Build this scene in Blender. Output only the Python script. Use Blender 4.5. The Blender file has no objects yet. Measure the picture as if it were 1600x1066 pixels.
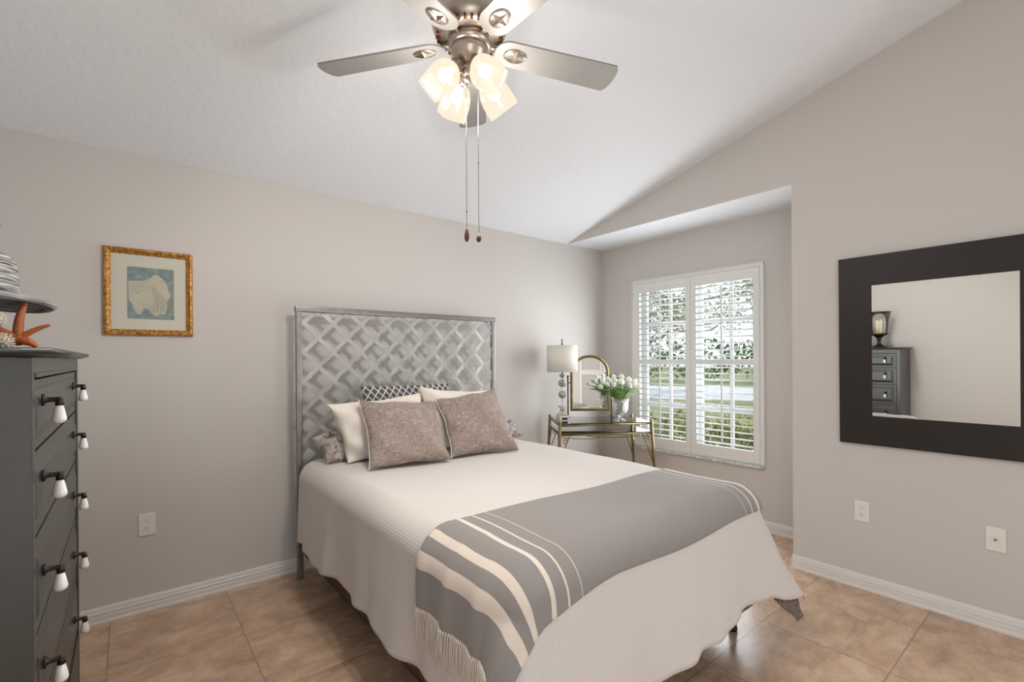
import bpy, bmesh, math, random
from math import pi, sin, cos, radians, hypot, atan2, sqrt
from mathutils import Vector, Matrix, Euler
random.seed(7)
SC = bpy.context.scene
COL = SC.collection

# ------------------------------------------------------------------ camera
F_PX, PY = 743.4133, 561.13
YAW, PITCH, ROLL = radians(38.9768), radians(-0.0724), radians(-0.3621)
CAM = Vector((-3.8115, -3.222, 1.3434))
fw = Vector((sin(YAW)*cos(PITCH), cos(YAW)*cos(PITCH), sin(PITCH)))
rt = Vector((cos(YAW), -sin(YAW), 0)); up = rt.cross(fw)
rt, up = cos(ROLL)*rt + sin(ROLL)*up, -sin(ROLL)*rt + cos(ROLL)*up
cd = bpy.data.cameras.new('camera'); cam = bpy.data.objects.new('camera', cd); COL.objects.link(cam)
cam.matrix_world = Matrix(((rt.x, up.x, -fw.x, CAM.x), (rt.y, up.y, -fw.y, CAM.y), (rt.z, up.z, -fw.z, CAM.z), (0, 0, 0, 1)))
cd.sensor_width = 36; cd.sensor_fit = 'HORIZONTAL'; cd.lens = 36*F_PX/1600
cd.shift_y = (PY-533)/1600; cd.clip_start = 0.02; cd.clip_end = 300
SC.camera = cam

# ------------------------------------------------------------------ world, sun, lights, exposure
SC.view_settings.view_transform = 'Standard'; SC.view_settings.look = 'None'
SC.view_settings.gamma = 1; SC.view_settings.exposure = 0.44; SC.view_settings.use_curve_mapping = False
W = bpy.data.worlds.new('world'); SC.world = W; W.use_nodes = True
bgn = W.node_tree.nodes['Background']; bgn.inputs[0].default_value = (0.80, 0.88, 1.0, 1); bgn.inputs[1].default_value = 1.15

def add_light(name, kind, loc, energy, color, rot=None, size=None, size_y=None, look=None):
    l = bpy.data.lights.new(name, kind); l.energy = energy; l.color = color
    if kind == 'AREA':
        l.shape = 'RECTANGLE'; l.size = size; l.size_y = size_y
    elif kind == 'POINT': l.shadow_soft_size = size
    elif kind == 'SUN': l.angle = size
    o = bpy.data.objects.new(name, l); o.location = loc; COL.objects.link(o)
    if look is not None: o.rotation_euler = Vector(look).to_track_quat('-Z', 'Y').to_euler()
    return o
add_light('sun', 'SUN', (0, 0, 10), 2.0, (1.0, 0.95, 0.86), size=radians(1.0), look=(0.75, 0.25, -0.8))
# two unseen fill lamps added behind the camera to brighten the room
add_light('left_rear_fill', 'AREA', (-4.41, -4.75, 1.3), 36, (0.88, 0.94, 1.0), size=2.3, size_y=2.2, look=(1, 0.0, 0.05))
add_light('right_rear_fill', 'AREA', (-0.53, -4.9, 1.15), 48, (0.88, 0.94, 1.0), size=1.8, size_y=2.2, look=(-1, 0.0, 0.05))
# daylight through the shuttered window, then a fill lamp added on its room side
add_light('window_daylight', 'AREA', (0.42, -1.0, 1.35), 26, (0.90, 0.95, 1.0), size=1.15, size_y=1.5, look=(-1, 0, 0.05))
add_light('shutter_fill', 'AREA', (-0.075, -0.99, 1.22), 19, (0.90, 0.95, 1.0), size=1.05, size_y=1.35, look=(-1, 0, 0.0))

# ------------------------------------------------------------------ materials
def S(r, g, b):
    f = lambda c: (c/255/12.92) if c <= 10.31 else ((c/255+0.055)/1.055)**2.4
    return (f(r), f(g), f(b), 1)
class N:
    def __init__(s, name):
        s.m = bpy.data.materials.new(name); s.m.use_nodes = True
        s.t = s.m.node_tree; s.b = s.t.nodes['Principled BSDF']; s.out = s.t.nodes['Material Output']
    def new(s, t, **k):
        n = s.t.nodes.new(t)
        for a, v in k.items():
            if a.startswith('_'): setattr(n, a[1:], v)
        return n
    def link(s, a, b): s.t.links.new(a, b)
    def coord(s, kind='Object', scale=(1, 1, 1)):
        c = s.new('ShaderNodeTexCoord'); mp = s.new('ShaderNodeMapping'); mp.inputs['Scale'].default_value = scale
        s.link(c.outputs[kind], mp.inputs[0]); return mp.outputs[0]
    def noise(s, vec, scale, detail=4, rough=0.55, dist=0.0):
        n = s.new('ShaderNodeTexNoise'); n.inputs['Scale'].default_value = scale; n.inputs['Detail'].default_value = detail
        n.inputs['Roughness'].default_value = rough; n.inputs['Distortion'].default_value = dist
        s.link(vec, n.inputs['Vector']); return n.outputs['Fac']
    def ramp(s, fac, stops, interp='LINEAR'):
        r = s.new('ShaderNodeValToRGB'); r.color_ramp.interpolation = interp
        e = r.color_ramp.elements
        while len(e) < len(stops): e.new(0.5)
        for i, (p, c) in enumerate(stops): e[i].position = p; e[i].color = c if len(c) == 4 else (*c, 1)
        s.link(fac, r.inputs[0]); return r.outputs[0]
    def mix(s, fac, a, b, mode='MIX'):
        m = s.new('ShaderNodeMix'); m.data_type = 'RGBA'; m.blend_type = mode
        for i, v in ((0, fac), (6, a), (7, b)):
            if hasattr(v, 'links') or hasattr(v, 'node'): s.link(v, m.inputs[i])
            else: m.inputs[i].default_value = v
        return m.outputs[2]
    def math(s, op, a, b=None, c=None):
        m = s.new('ShaderNodeMath'); m.operation = op
        for i, v in enumerate((a, b, c)):
            if v is None: continue
            if hasattr(v, 'node'): s.link(v, m.inputs[i])
            else: m.inputs[i].default_value = v
        return m.outputs[0]
    def bump(s, h, strength=0.3, dist=0.005):
        b = s.new('ShaderNodeBump'); b.inputs['Strength'].default_value = strength; b.inputs['Distance'].default_value = dist
        s.link(h, b.inputs['Height']); s.link(b.outputs[0], s.b.inputs['Normal'])
    def set(s, color=None, rough=None, metal=None, spec=None):
        if color is not None:
            if hasattr(color, 'node'): s.link(color, s.b.inputs['Base Color'])
            else: s.b.inputs['Base Color'].default_value = color
        if rough is not None:
            if hasattr(rough, 'node'): s.link(rough, s.b.inputs['Roughness'])
            else: s.b.inputs['Roughness'].default_value = rough
        if metal is not None: s.b.inputs['Metallic'].default_value = metal
        if spec is not None: s.b.inputs['Specular IOR Level'].default_value = spec
        return s
M = {}
def plain(name, color, rough=0.5, metal=0.0, spec=0.5, nscale=0, nstr=0.1, ndist=0.002, vary=0.0):
    n = N(name); n.set(color, rough, metal, spec)
    if nscale:
        v = n.coord('Object'); f = n.noise(v, nscale, 4); n.bump(f, nstr, ndist)
        if vary:
            dark = tuple(c*(1-vary) for c in color[:3])+(1,)
            n.set(n.ramp(n.noise(v, nscale*0.35, 3), [(0.35, dark), (0.65, color)]))
    M[name] = n.m; return n
plain('wall_paint', S(208, 203, 198), 0.75, spec=0.25, nscale=90, nstr=0.12, ndist=0.002)
plain('ceiling_paint', S(235, 237, 240), 0.85, spec=0.2, nscale=28, nstr=0.5, ndist=0.006)
plain('trim_white', S(226, 222, 217), 0.4, spec=0.4, nscale=60, nstr=0.03)
plain('shutter_white', S(232, 232, 229), 0.35, spec=0.45, nscale=50, nstr=0.02)
plain('brushed_nickel', S(188, 176, 164), 0.32, 1.0, nscale=160, nstr=0.05)
plain('nickel_dark', S(120, 108, 96), 0.4, 1.0, nscale=100, nstr=0.05)
plain('blade_silver', S(152, 149, 145), 0.45, 0.25, nscale=50, nstr=0.03)
plain('bed_metal', S(158, 156, 152), 0.34, 0.85, nscale=70, nstr=0.05, vary=0.15)
plain('lattice_metal', S(184, 183, 179), 0.5, 0.45, nscale=60, nstr=0.08, vary=0.15)
plain('dresser_paint', S(58, 56, 53), 0.36, spec=0.8, nscale=70, nstr=0.06, vary=0.12)
plain('dark_bronze', S(58, 52, 48), 0.4, 0.8, nscale=60, nstr=0.1)
plain('porcelain', S(240, 238, 232), 0.12, spec=0.6, nscale=20, nstr=0.01)
plain('dark_gap', S(20, 16, 14), 0.9, nscale=20, nstr=0.01)
plain('espresso_frame', S(42, 36, 33), 0.5, spec=0.35, nscale=120, nstr=0.05, vary=0.1)
plain('brass', S(140, 122, 84), 0.34, 0.9, nscale=80, nstr=0.1, vary=0.25)
plain('outlet_plastic', S(236, 230, 224), 0.35, nscale=20, nstr=0.01)
plain('outlet_slot', S(60, 54, 50), 0.7, nscale=20, nstr=0.01)
plain('mat_board', S(238, 230, 218), 0.9, spec=0.1, nscale=200, nstr=0.05)
plain('print_cream', S(226, 216, 200), 0.9, spec=0.1, nscale=30, nstr=0.02, vary=0.14)
plain('print_shade', S(178, 176, 164), 0.9, spec=0.1, nscale=60, nstr=0.02, vary=0.2)
plain('walnut', S(96, 58, 38), 0.4, nscale=60, nstr=0.1, vary=0.4)
plain('cord_steel', S(140, 132, 124), 0.4, 0.8, nscale=60, nstr=0.05)
plain('mattress_white', S(228, 224, 218), 0.9, spec=0.1, nscale=60, nstr=0.1)
plain('box_fabric', S(112, 86, 68), 0.95, spec=0.1, nscale=150, nstr=0.3, vary=0.3)
plain('pillow_white', S(240, 232, 220), 0.9, spec=0.1, nscale=9, nstr=0.5, ndist=0.02)
plain('piping_cream', S(232, 222, 206), 0.9, spec=0.1, nscale=300, nstr=0.3)
plain('fringe_cream', S(226, 214, 200), 0.95, spec=0.05, nscale=300, nstr=0.3)
plain('lamp_white_wood', S(214, 206, 196), 0.6, nscale=50, nstr=0.3, vary=0.2)
plain('lamp_shade_linen', S(228, 223, 214), 0.9, spec=0.1, nscale=220, nstr=0.2)
plain('silver_shell', S(176, 174, 168), 0.3, 0.6, nscale=30, nstr=0.5, ndist=0.01, vary=0.3)
plain('tulip_white', S(240, 240, 228), 0.6, nscale=20, nstr=0.1, vary=0.08)
plain('leaf_green', S(126, 170, 84), 0.5, nscale=40, nstr=0.2, vary=0.5)
plain('leaf_grey_green', S(130, 148, 134), 0.6, nscale=20, nstr=0.2, vary=0.2)
plain('starfish_orange', S(190, 102, 48), 0.6, nscale=60, nstr=0.6, ndist=0.004, vary=0.45)
plain('urchin_white', S(226, 214, 192), 0.7, nscale=60, nstr=0.3, vary=0.15)
plain('sand_dollar', S(206, 172, 122), 0.8, nscale=60, nstr=0.3, vary=0.2)
plain('candle_wax', S(232, 220, 196), 0.5, nscale=20, nstr=0.05)
plain('clock_screen', S(30, 34, 36), 0.2, nscale=20, nstr=0.01)
plain('grass_outside', S(140, 144, 104), 0.9, nscale=3, nstr=0.4, ndist=0.05, vary=0.35)
plain('road_outside', S(200, 200, 204), 0.8, nscale=3, nstr=0.1, vary=0.1)
plain('leaf_tree', S(150, 154, 116), 0.6, nscale=6, nstr=0.1, vary=0.35)
plain('leaf_hedge', S(92, 118, 58), 0.6, nscale=6, nstr=0.1, vary=0.4)
plain('leaf_shrub', S(168, 168, 96), 0.6, nscale=6, nstr=0.1, vary=0.35)
plain('bark', S(140, 126, 112), 0.9, nscale=12, nstr=0.6, ndist=0.02, vary=0.3)
plain('vinyl_window', S(214, 214, 218), 0.5, nscale=20, nstr=0.02)
plain('outdoor_stucco', S(220, 214, 204), 0.9, nscale=20, nstr=0.2)
plain('car_paint', S(190, 196, 202), 0.25, 0.2, nscale=5, nstr=0.01)
plain('car_glass', S(50, 58, 64), 0.1, nscale=5, nstr=0.01)
plain('tyre', S(34, 34, 34), 0.8, nscale=40, nstr=0.2)

# brown marbled floor tiles with thin grout, grid aligned to the walls
n = N('floor_tile'); v = n.coord('Object')
sep = n.new('ShaderNodeSeparateXYZ'); n.link(v, sep.inputs[0])
def grout(ax, off):
    f = n.math('FRACT', n.math('DIVIDE', n.math('ADD', sep.outputs[ax], off), 0.516))
    d = n.math('ABSOLUTE', n.math('SUBTRACT', f, 0.5))
    return n.math('GREATER_THAN', d, 0.5-0.0042)
g = n.math('MAXIMUM', grout(0, 1.307+51.6), grout(1, 2.141+51.6))
fx = n.math('FLOOR', n.math('DIVIDE', n.math('ADD', sep.outputs[0], 52.907), 0.516))
fy = n.math('FLOOR', n.math('DIVIDE', n.math('ADD', sep.outputs[1], 53.741), 0.516))
cb = n.new('ShaderNodeCombineXYZ'); n.link(fx, cb.inputs[0]); n.link(fy, cb.inputs[1])
wn = n.new('ShaderNodeTexWhiteNoise'); n.link(cb.outputs[0], wn.inputs[0])
addv = n.new('ShaderNodeVectorMath'); addv.operation = 'MULTIPLY_ADD'
n.link(wn.outputs['Color'], addv.inputs[0]); addv.inputs[1].default_value = (7, 7, 7); n.link(v, addv.inputs[2])
mp = n.new('ShaderNodeMapping'); mp.inputs['Rotation'].default_value = (0, 0, 0.6); mp.inputs['Scale'].default_value = (1.0, 1.7, 1)
n.link(addv.outputs[0], mp.inputs[0])
c1 = n.ramp(n.noise(mp.outputs[0], 4.5, 12, 0.72, 0.5), [(0.32, S(160, 129, 104)), (0.5, S(196, 163, 135)), (0.70, S(220, 194, 168))])
vein = n.ramp(n.noise(mp.outputs[0], 5.0, 10, 0.7, 1.6), [(0.485, (0, 0, 0, 1)), (0.5, (1, 1, 1, 1)), (0.515, (0, 0, 0, 1))])
c2 = n.mix(n.math('MULTIPLY', vein, 0.4), c1, S(205, 188, 172))
n.set(n.mix(g, c2, S(138, 120, 106)), n.ramp(n.noise(mp.outputs[0], 9, 5), [(0.3, (0.20,)*3+(1,)), (0.7, (0.31,)*3+(1,))]), spec=0.5)
n.bump(n.math('SUBTRACT', n.math('MULTIPLY', n.noise(mp.outputs[0], 14, 6), 0.25), g), 0.35, 0.003)
M['floor_tile'] = n.m

def uvfabric(name, fn, rough=0.92):
    n = N(name); v = n.coord('UV'); fn(n, v); n.set(rough=rough, spec=0.12)
    n.b.inputs['Sheen Weight'].default_value = 0.15; M[name] = n.m
def f_cover(n, v):
    a = n.new('ShaderNodeTexWave'); a.wave_type = 'BANDS'; a.bands_direction = 'X'; a.inputs['Scale'].default_value = 26; n.link(v, a.inputs[0])
    b = n.new('ShaderNodeTexWave'); b.wave_type = 'BANDS'; b.bands_direction = 'Y'; b.inputs['Scale'].default_value = 26; n.link(v, b.inputs[0])
    h = n.math('MULTIPLY', a.outputs[1], b.outputs[1])
    n.set(n.ramp(h, [(0.0, S(215, 208, 202)), (0.6, S(226, 219, 213))])); n.bump(h, 0.28, 0.0022)
uvfabric('coverlet_cotton', f_cover)
def f_floral(n, v):
    a = n.noise(v, 22, 5, 0.6, 1.5)
    n.set(n.ramp(a, [(0.40, S(120, 108, 102)), (0.50, S(176, 166, 160)), (0.60, S(206, 198, 192)), (0.66, S(110, 98, 92))])); n.bump(n.noise(v, 30, 4), 0.4, 0.004)
uvfabric('floral_cotton', f_floral)
def f_floral2(n, v):
    a = n.noise(v, 34, 5, 0.6, 1.5)
    n.set(n.ramp(a, [(0.42, S(84, 70, 62)), (0.52, S(150, 134, 122)), (0.58, S(96, 82, 74)), (0.66, S(60, 50, 44))])); n.bump(a, 0.4, 0.004)
uvfabric('floral_dark', f_floral2)
def f_tweed(n, v):
    def streak(sx, sy, lo):
        mp = n.new('ShaderNodeMapping'); mp.inputs['Scale'].default_value = (sx, sy, 1); n.link(v, mp.inputs[0])
        return n.ramp(n.noise(mp.outputs[0], 1.0, 4, 0.75), [(lo, (0, 0, 0, 1)), (lo+0.09, (1, 1, 1, 1))])
    s1 = streak(16, 210, 0.53); s2 = streak(210, 16, 0.54)
    base = n.ramp(n.noise(v, 60, 4), [(0.3, S(138, 119, 111)), (0.7, S(166, 147, 138))])
    f = n.math('MULTIPLY', n.math('MAXIMUM', s1, s2), 0.9)
    n.set(n.mix(f, base, S(208, 195, 184))); n.bump(f, 0.5, 0.003)
uvfabric('tweed_taupe', f_tweed)
def f_lattice(n, v):
    mp = n.new('ShaderNodeMapping'); mp.inputs['Rotation'].default_value = (0, 0, radians(45)); mp.inputs['Scale'].default_value = (30, 24, 1); n.link(v, mp.inputs[0])
    s = n.new('ShaderNodeSeparateXYZ'); n.link(mp.outputs[0], s.inputs[0])
    def ln(o):
        f = n.math('ABSOLUTE', n.math('SUBTRACT', n.math('FRACT', o), 0.5)); return n.math('LESS_THAN', f, 0.10)
    m = n.math('MAXIMUM', ln(s.outputs[0]), ln(s.outputs[1]))
    n.set(n.mix(m, S(92, 90, 92), S(214, 210, 204)))
uvfabric('geometric_grey', f_lattice)
# grey throw with cream stripes that sit at fixed distances from both ends (U = distance along the throw)
THROW_L = 1.972
def f_throw(n, v):
    s = n.new('ShaderNodeSeparateXYZ'); n.link(v, s.inputs[0])
    d = n.math('MINIMUM', s.outputs[0], n.math('SUBTRACT', THROW_L, s.outputs[0]))
    m = None
    for a, b in ((0.126, 0.170), (0.212, 0.240), (0.320, 0.339), (0.388, 0.396), (0.449, 0.452)):
        k = n.math('MULTIPLY', n.math('GREATER_THAN', d, a), n.math('LESS_THAN', d, b))
        m = k if m is None else n.math('MAXIMUM', m, k)
    hz = n.noise(n.coord('UV', (240, 900, 1)), 1, 3); 
    base = n.ramp(hz, [(0.3, S(140, 134, 130)), (0.7, S(160, 154, 150))])
    n.set(n.mix(m, base, S(232, 218, 204))); n.bump(hz, 0.3, 0.002)
uvfabric('throw_wool', f_throw)

# straw hat: fine rings of black, grey and white braid
n = N('hat_straw'); v = n.coord('UV'); 
w = n.new('ShaderNodeMapping'); w.inputs['Scale'].default_value = (3, 110, 1); n.link(v, w.inputs[0])
n.set(n.ramp(n.noise(w.outputs[0], 1.4, 3, 0.6), [(0.38, S(60, 60, 62)), (0.5, S(150, 148, 146)), (0.62, S(214, 210, 206))]), 0.8, spec=0.2)
n.bump(n.noise(w.outputs[0], 1.4, 3, 0.6), 0.6, 0.004); M['hat_straw'] = n.m
# gilded wood
n = N('gilt_wood'); v = n.coord('Object')
n.set(n.ramp(n.noise(v, 60, 6, 0.7), [(0.35, S(108, 66, 26)), (0.5, S(178, 122, 52)), (0.62, S(218, 168, 84))]), 0.38, 0.35, 0.5)
n.bump(n.noise(v, 70, 5), 0.5, 0.003); M['gilt_wood'] = n.m
# blue-grey printed ground of the picture
n = N('print_blue'); v = n.coord('Object')
n.set(n.ramp(n.noise(v, 24, 6, 0.65, 0.6), [(0.36, S(138, 152, 154)), (0.55, S(160, 172, 172)), (0.68, S(188, 192, 186))]), 0.85, spec=0.1); M['print_blue'] = n.m
# marble sill
n = N('marble_sill'); v = n.coord('Object')
n.set(n.ramp(n.noise(v, 40, 6, 0.7), [(0.4, S(170, 170, 168)), (0.55, S(226, 225, 222))]), 0.25); M['marble_sill'] = n.m
# silvered mirror
n = N('mirror_silver'); n.set((0.90, 0.90, 0.88, 1), 0.015, 1.0); M['mirror_silver'] = n.m
def thin_glass(name, tint, fac=0.09, rough=0.02):
    n = N(name); t = n.new('ShaderNodeBsdfTransparent'); t.inputs[0].default_value = tint
    g = n.new('ShaderNodeBsdfGlossy'); g.inputs['Roughness'].default_value = rough
    fr = n.new('ShaderNodeFresnel'); fr.inputs[0].default_value = 1.5
    ms = n.new('ShaderNodeMixShader')
    n.link(n.math('MULTIPLY', fr.outputs[0], fac*10), ms.inputs[0]); n.link(t.outputs[0], ms.inputs[1]); n.link(g.outputs[0], ms.inputs[2])
    n.link(ms.outputs[0], n.out.inputs[0]); M[name] = n.m
thin_glass('pane_glass', (0.95, 0.97, 0.96, 1), 0.06)
thin_glass('picture_glass', (0.97, 0.98, 0.97, 1), 0.07)
thin_glass('table_glass', (0.86, 0.93, 0.91, 1), 0.16)
thin_glass('hurricane_glass', (0.96, 0.96, 0.95, 1), 0.09)
n = N('crystal'); n.set((1.0, 1.0, 1.0, 1), 0.03); n.b.inputs['Transmission Weight'].default_value = 0.85; n.b.inputs['IOR'].default_value = 1.45
v = n.coord('Object'); vo = n.new('ShaderNodeTexVoronoi'); vo.inputs['Scale'].default_value = 70; n.link(v, vo.inputs[0]); n.bump(vo.outputs[0], 0.9, 0.006); M['crystal'] = n.m
# frosted glass shades and bulbs of the lit fan light
n = N('frosted_glass_lit')
em = n.new('ShaderNodeEmission'); em.inputs[0].default_value = (1.0, 0.85, 0.66, 1); em.inputs[1].default_value = 0.80
tp = n.new('ShaderNodeBsdfTransparent'); gl = n.new('ShaderNodeBsdfGlossy'); gl.inputs['Roughness'].default_value = 0.08
lw = n.new('ShaderNodeLayerWeight'); lw.inputs[0].default_value = 0.35
m1 = n.new('ShaderNodeMixShader'); n.link(n.math('SUBTRACT', 0.42, n.math('MULTIPLY', lw.outputs['Facing'], 0.4)), m1.inputs[0]); n.link(em.outputs[0], m1.inputs[1]); n.link(tp.outputs[0], m1.inputs[2])
m2 = n.new('ShaderNodeMixShader'); m2.inputs[0].default_value = 0.03; n.link(m1.outputs[0], m2.inputs[1]); n.link(gl.outputs[0], m2.inputs[2]); n.link(m2.outputs[0], n.out.inputs[0])
M['frosted_glass_lit'] = n.m
n = N('bulb_lit'); n.set((1, 1, 1, 1), 0.4); n.b.inputs['Emission Color'].default_value = (1.0, 0.83, 0.62, 1); n.b.inputs['Emission Strength'].default_value = 3; M['bulb_lit'] = n.m

# ------------------------------------------------------------------ mesh building
class MB:
    def __init__(s): s.v = []; s.f = []; s.uv = []; s.smooth = []
    def add(s, vs, fs, uvs=None, sm=True, T=None):
        b = len(s.v)
        s.v += [tuple(T @ Vector(p)) if T else tuple(p) for p in vs]
        for i, f in enumerate(fs):
            s.f.append(tuple(b+j for j in f)); s.smooth.append(sm)
            s.uv.append([uvs[j] for j in f] if uvs else [(0, 0)]*len(f))
        return s
    def box(s, x0, x1, y0, y1, z0, z1, bev=0.0, T=None, seg=2):
        if bev <= 0:
            vs = [(x, y, z) for x in (x0, x1) for y in (y0, y1) for z in (z0, z1)]
            return s.add(vs, [(0, 1, 3, 2), (4, 6, 7, 5), (0, 4, 5, 1), (2, 3, 7, 6), (0, 2, 6, 4), (1, 5, 7, 3)], sm=False, T=T)
        bm = bmesh.new(); bmesh.ops.create_cube(bm, size=1)
        for q in bm.verts: q.co = Vector(((x0+x1)/2+q.co.x*(x1-x0), (y0+y1)/2+q.co.y*(y1-y0), (z0+z1)/2+q.co.z*(z1-z0)))
        bmesh.ops.bevel(bm, geom=bm.edges[:], offset=bev, segments=seg, profile=0.6, affect='EDGES')
        bm.verts.index_update()
        s.add([q.co for q in bm.verts], [[q.index for q in f.verts] for f in bm.faces], sm=False, T=T); bm.free(); return s
    def grid(s, fn, nu, nv, T=None, close_u=False, close_v=False, uvf=None):
        vs = []; uv = []
        for i in range(nu+1):
            for j in range(nv+1):
                p = fn(i/nu, j/nv); vs.append(p); uv.append(uvf(i/nu, j/nv) if uvf else (i/nu, j/nv))
        fs = [(i*(nv+1)+j, (i+1)*(nv+1)+j, (i+1)*(nv+1)+j+1, i*(nv+1)+j+1) for i in range(nu) for j in range(nv)]
        return s.add(vs, fs, uv, True, T)
    def lathe(s, prof, seg=32, c=(0, 0, 0), T=None, a0=0, a1=2*pi, sm=True):
        vs = []; uv = []
        for r, z in prof:
            for k in range(seg+1):
                a = a0+(a1-a0)*k/seg; vs.append((c[0]+r*cos(a), c[1]+r*sin(a), c[2]+z)); uv.append((k/seg, 0))
        L = 0; ls = [0]
        for (r0, z0), (r1, z1) in zip(prof, prof[1:]): L += hypot(r1-r0, z1-z0); ls.append(L)
        uv = [(k/seg, ls[i]) for i in range(len(prof)) for k in range(seg+1)]
        w = seg+1
        fs = [(i*w+k, i*w+k+1, (i+1)*w+k+1, (i+1)*w+k) for i in range(len(prof)-1) for k in range(seg)]
        return s.add(vs, fs, uv, sm, T)
    def tube(s, pts, r, seg=8, T=None, caps=True, flat=1.0):
        pts = [Vector(p) for p in pts]; n = len(pts)
        rs = r if isinstance(r, (list, tuple)) else [r]*n
        ref = Vector((0, 0, 1)); vs = []
        d0 = (pts[1]-pts[0]).normalized()
        if abs(d0.z) > 0.9: ref = Vector((1, 0, 0))
        side = d0.cross(ref).normalized()
        for i, p in enumerate(pts):
            d = (pts[min(i+1, n-1)]-pts[max(i-1, 0)]).normalized()
            side = (side-d*side.dot(d)).normalized(); o = d.cross(side)
            for k in range(seg):
                a = 2*pi*k/seg; vs.append(p+side*cos(a)*rs[i]+o*sin(a)*rs[i]*flat)
        fs = [(i*seg+k, i*seg+(k+1) % seg, (i+1)*seg+(k+1) % seg, (i+1)*seg+k) for i in range(n-1) for k in range(seg)]
        if caps: fs += [tuple(range(seg))[::-1], tuple((n-1)*seg+k for k in range(seg))]
        return s.add(vs, fs, None, True, T)
    def ball(s, c, r, seg=12, T=None, sz=1.0):
        return s.lathe([(max(1e-5, r*sin(pi*i/seg)), -r*sz*cos(pi*i/seg)) for i in range(seg+1)], seg*2, c, T)
    def prism(s, poly, a, b, axis='z', T=None):
        n = len(poly)
        mk = {'z': lambda p, h: (p[0], p[1], h), 'y': lambda p, h: (p[0], h, p[1]), 'x': lambda p, h: (h, p[0], p[1])}[axis]
        vs = [mk(p, a) for p in poly]+[mk(p, b) for p in poly]
        fs = [tuple(range(n)), tuple(range(2*n-1, n-1, -1))]+[(i, (i+1) % n, n+(i+1) % n, n+i) for i in range(n)]
        return s.add(vs, fs, None, False, T)
    def loft(s, rings, close=True, cap=False, T=None):
        w = len(rings[0]); vs = [p for r in rings for p in r]
        fs = [(i*w+k, i*w+(k+1) % w, (i+1)*w+(k+1) % w, (i+1)*w+k) for i in range(len(rings)-1) for k in range(w if close else w-1)]
        if cap: fs += [tuple(range(w))[::-1], tuple((len(rings)-1)*w+k for k in range(w))]
        return s.add(vs, fs, None, True, T)

def mesh_of(name, mb, mat, inv=None):
    me = bpy.data.meshes.new(name)
    vs = [inv @ Vector(p) for p in mb.v] if inv else mb.v
    me.from_pydata([tuple(p) for p in vs], [], mb.f)
    uvl = me.uv_layers.new(name='UVMap'); i = 0
    flat = [c for f in mb.uv for uvp in f for c in uvp]
    uvl.data.foreach_set('uv', flat)
    me.polygons.foreach_set('use_smooth', mb.smooth)
    me.materials.append(M[mat]); me.update()
    bm = bmesh.new(); bm.from_mesh(me); bmesh.ops.recalc_face_normals(bm, faces=bm.faces[:]); bm.to_mesh(me); bm.free()
    return me
def world_of(o):
    m = Matrix.LocRotScale(o.location, o.rotation_euler, o.scale)
    return world_of(o.parent) @ m if o.parent else m
def part(name, mb, mat, parent, label=None, local=False, kind=None):
    """one mesh object under its thing; vertices are given in world space unless local"""
    inv = None if local else world_of(parent).inverted()
    o = bpy.data.objects.new(name, mesh_of(name, mb, mat, inv)); COL.objects.link(o); o.parent = parent
    if label: o['label'] = label
    if kind: o['kind'] = kind
    return o
def tag(o, label, cat, group=None, kind=None):
    o['label'] = label; o['category'] = cat
    if group: o['group'] = group
    if kind: o['kind'] = kind
    return o
def thing(name, label, cat, loc, rz=0, group=None, kind=None):
    o = bpy.data.objects.new(name, None); COL.objects.link(o); o.empty_display_size = 0.1
    o.location = loc; o.rotation_euler = (0, 0, rz); return tag(o, label, cat, group, kind)
def solo(name, mb, mat, label, cat, group=None, kind=None):
    """a thing that is one mesh: origin at the middle of its base"""
    xs, ys, zs = zip(*mb.v); c = Vector(((min(xs)+max(xs))/2, (min(ys)+max(ys))/2, min(zs)))
    o = bpy.data.objects.new(name, mesh_of(name, mb, mat, Matrix.Translation(-c))); o.location = c; COL.objects.link(o)
    if label: tag(o, label, cat, group, kind)
    return o
def struct(name, mb, mat, parent=None):
    if parent: return part(name, mb, mat, parent)
    o = bpy.data.objects.new(name, mesh_of(name, mb, mat)); COL.objects.link(o); o['kind'] = 'structure'; return o
def solidify(o, t, off=-1):
    m = o.modifiers.new('solid', 'SOLIDIFY'); m.thickness = t; m.offset = off; return o
def wn_normals(o):
    m = o.modifiers.new('wn', 'WEIGHTED_NORMAL'); return o

# ------------------------------------------------------------------ room shell
H = 2.44; D = 0.5142; WY = -1.988; SL = 0.2513; XL = -4.43; YR = -6.1
cz = lambda y: H-SL*y
b = MB().box(XL-0.2, 0.2, YR-0.2, 0.2, -0.12, 0.0); struct('floor', b, 'floor_tile')
b = MB()     # sloping slab plus the flat soffit over the window alcove
b.prism([(0.0, H), (0.2, H), (0.2, H+0.35), (YR-0.2, cz(YR)+0.35), (YR-0.2, cz(YR-0.2)), (0.0, cz(0))], XL-0.2, -D, 'x')
b.box(-D+0.004, 0.3, WY-0.3, 0.2, H, H+0.35)
struct('ceiling', b, 'ceiling_paint')
struct('wall_back', MB().box(XL-0.2, 0.2, 0.0, 0.15, 0, H), 'wall_paint')
b = MB().prism([(0.0, 0), (YR, 0), (YR, cz(YR)), (0.0, cz(0))], XL-0.15, XL, 'x'); struct('wall_left', b, 'wall_paint')
b = MB().prism([(WY, 0), (YR, 0), (YR, cz(YR)+0.02), (WY, cz(WY)+0.02)], -D, -D+0.004, 'x')
b.prism([(WY, H+0.0004), (WY, cz(WY)+0.02), (0.0, cz(0)+0.02), (0.0, H+0.0004)], -D, -D+0.004, 'x')
b.box(-D+0.004, 0.2, WY-0.15, WY, 0, H+0.3)
struct('wall_right', b, 'wall_paint')
WY0, WY1, WZ0, WZ1 = -0.415, -1.572, 0.505, 2.045       # window opening
b = MB()
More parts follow.
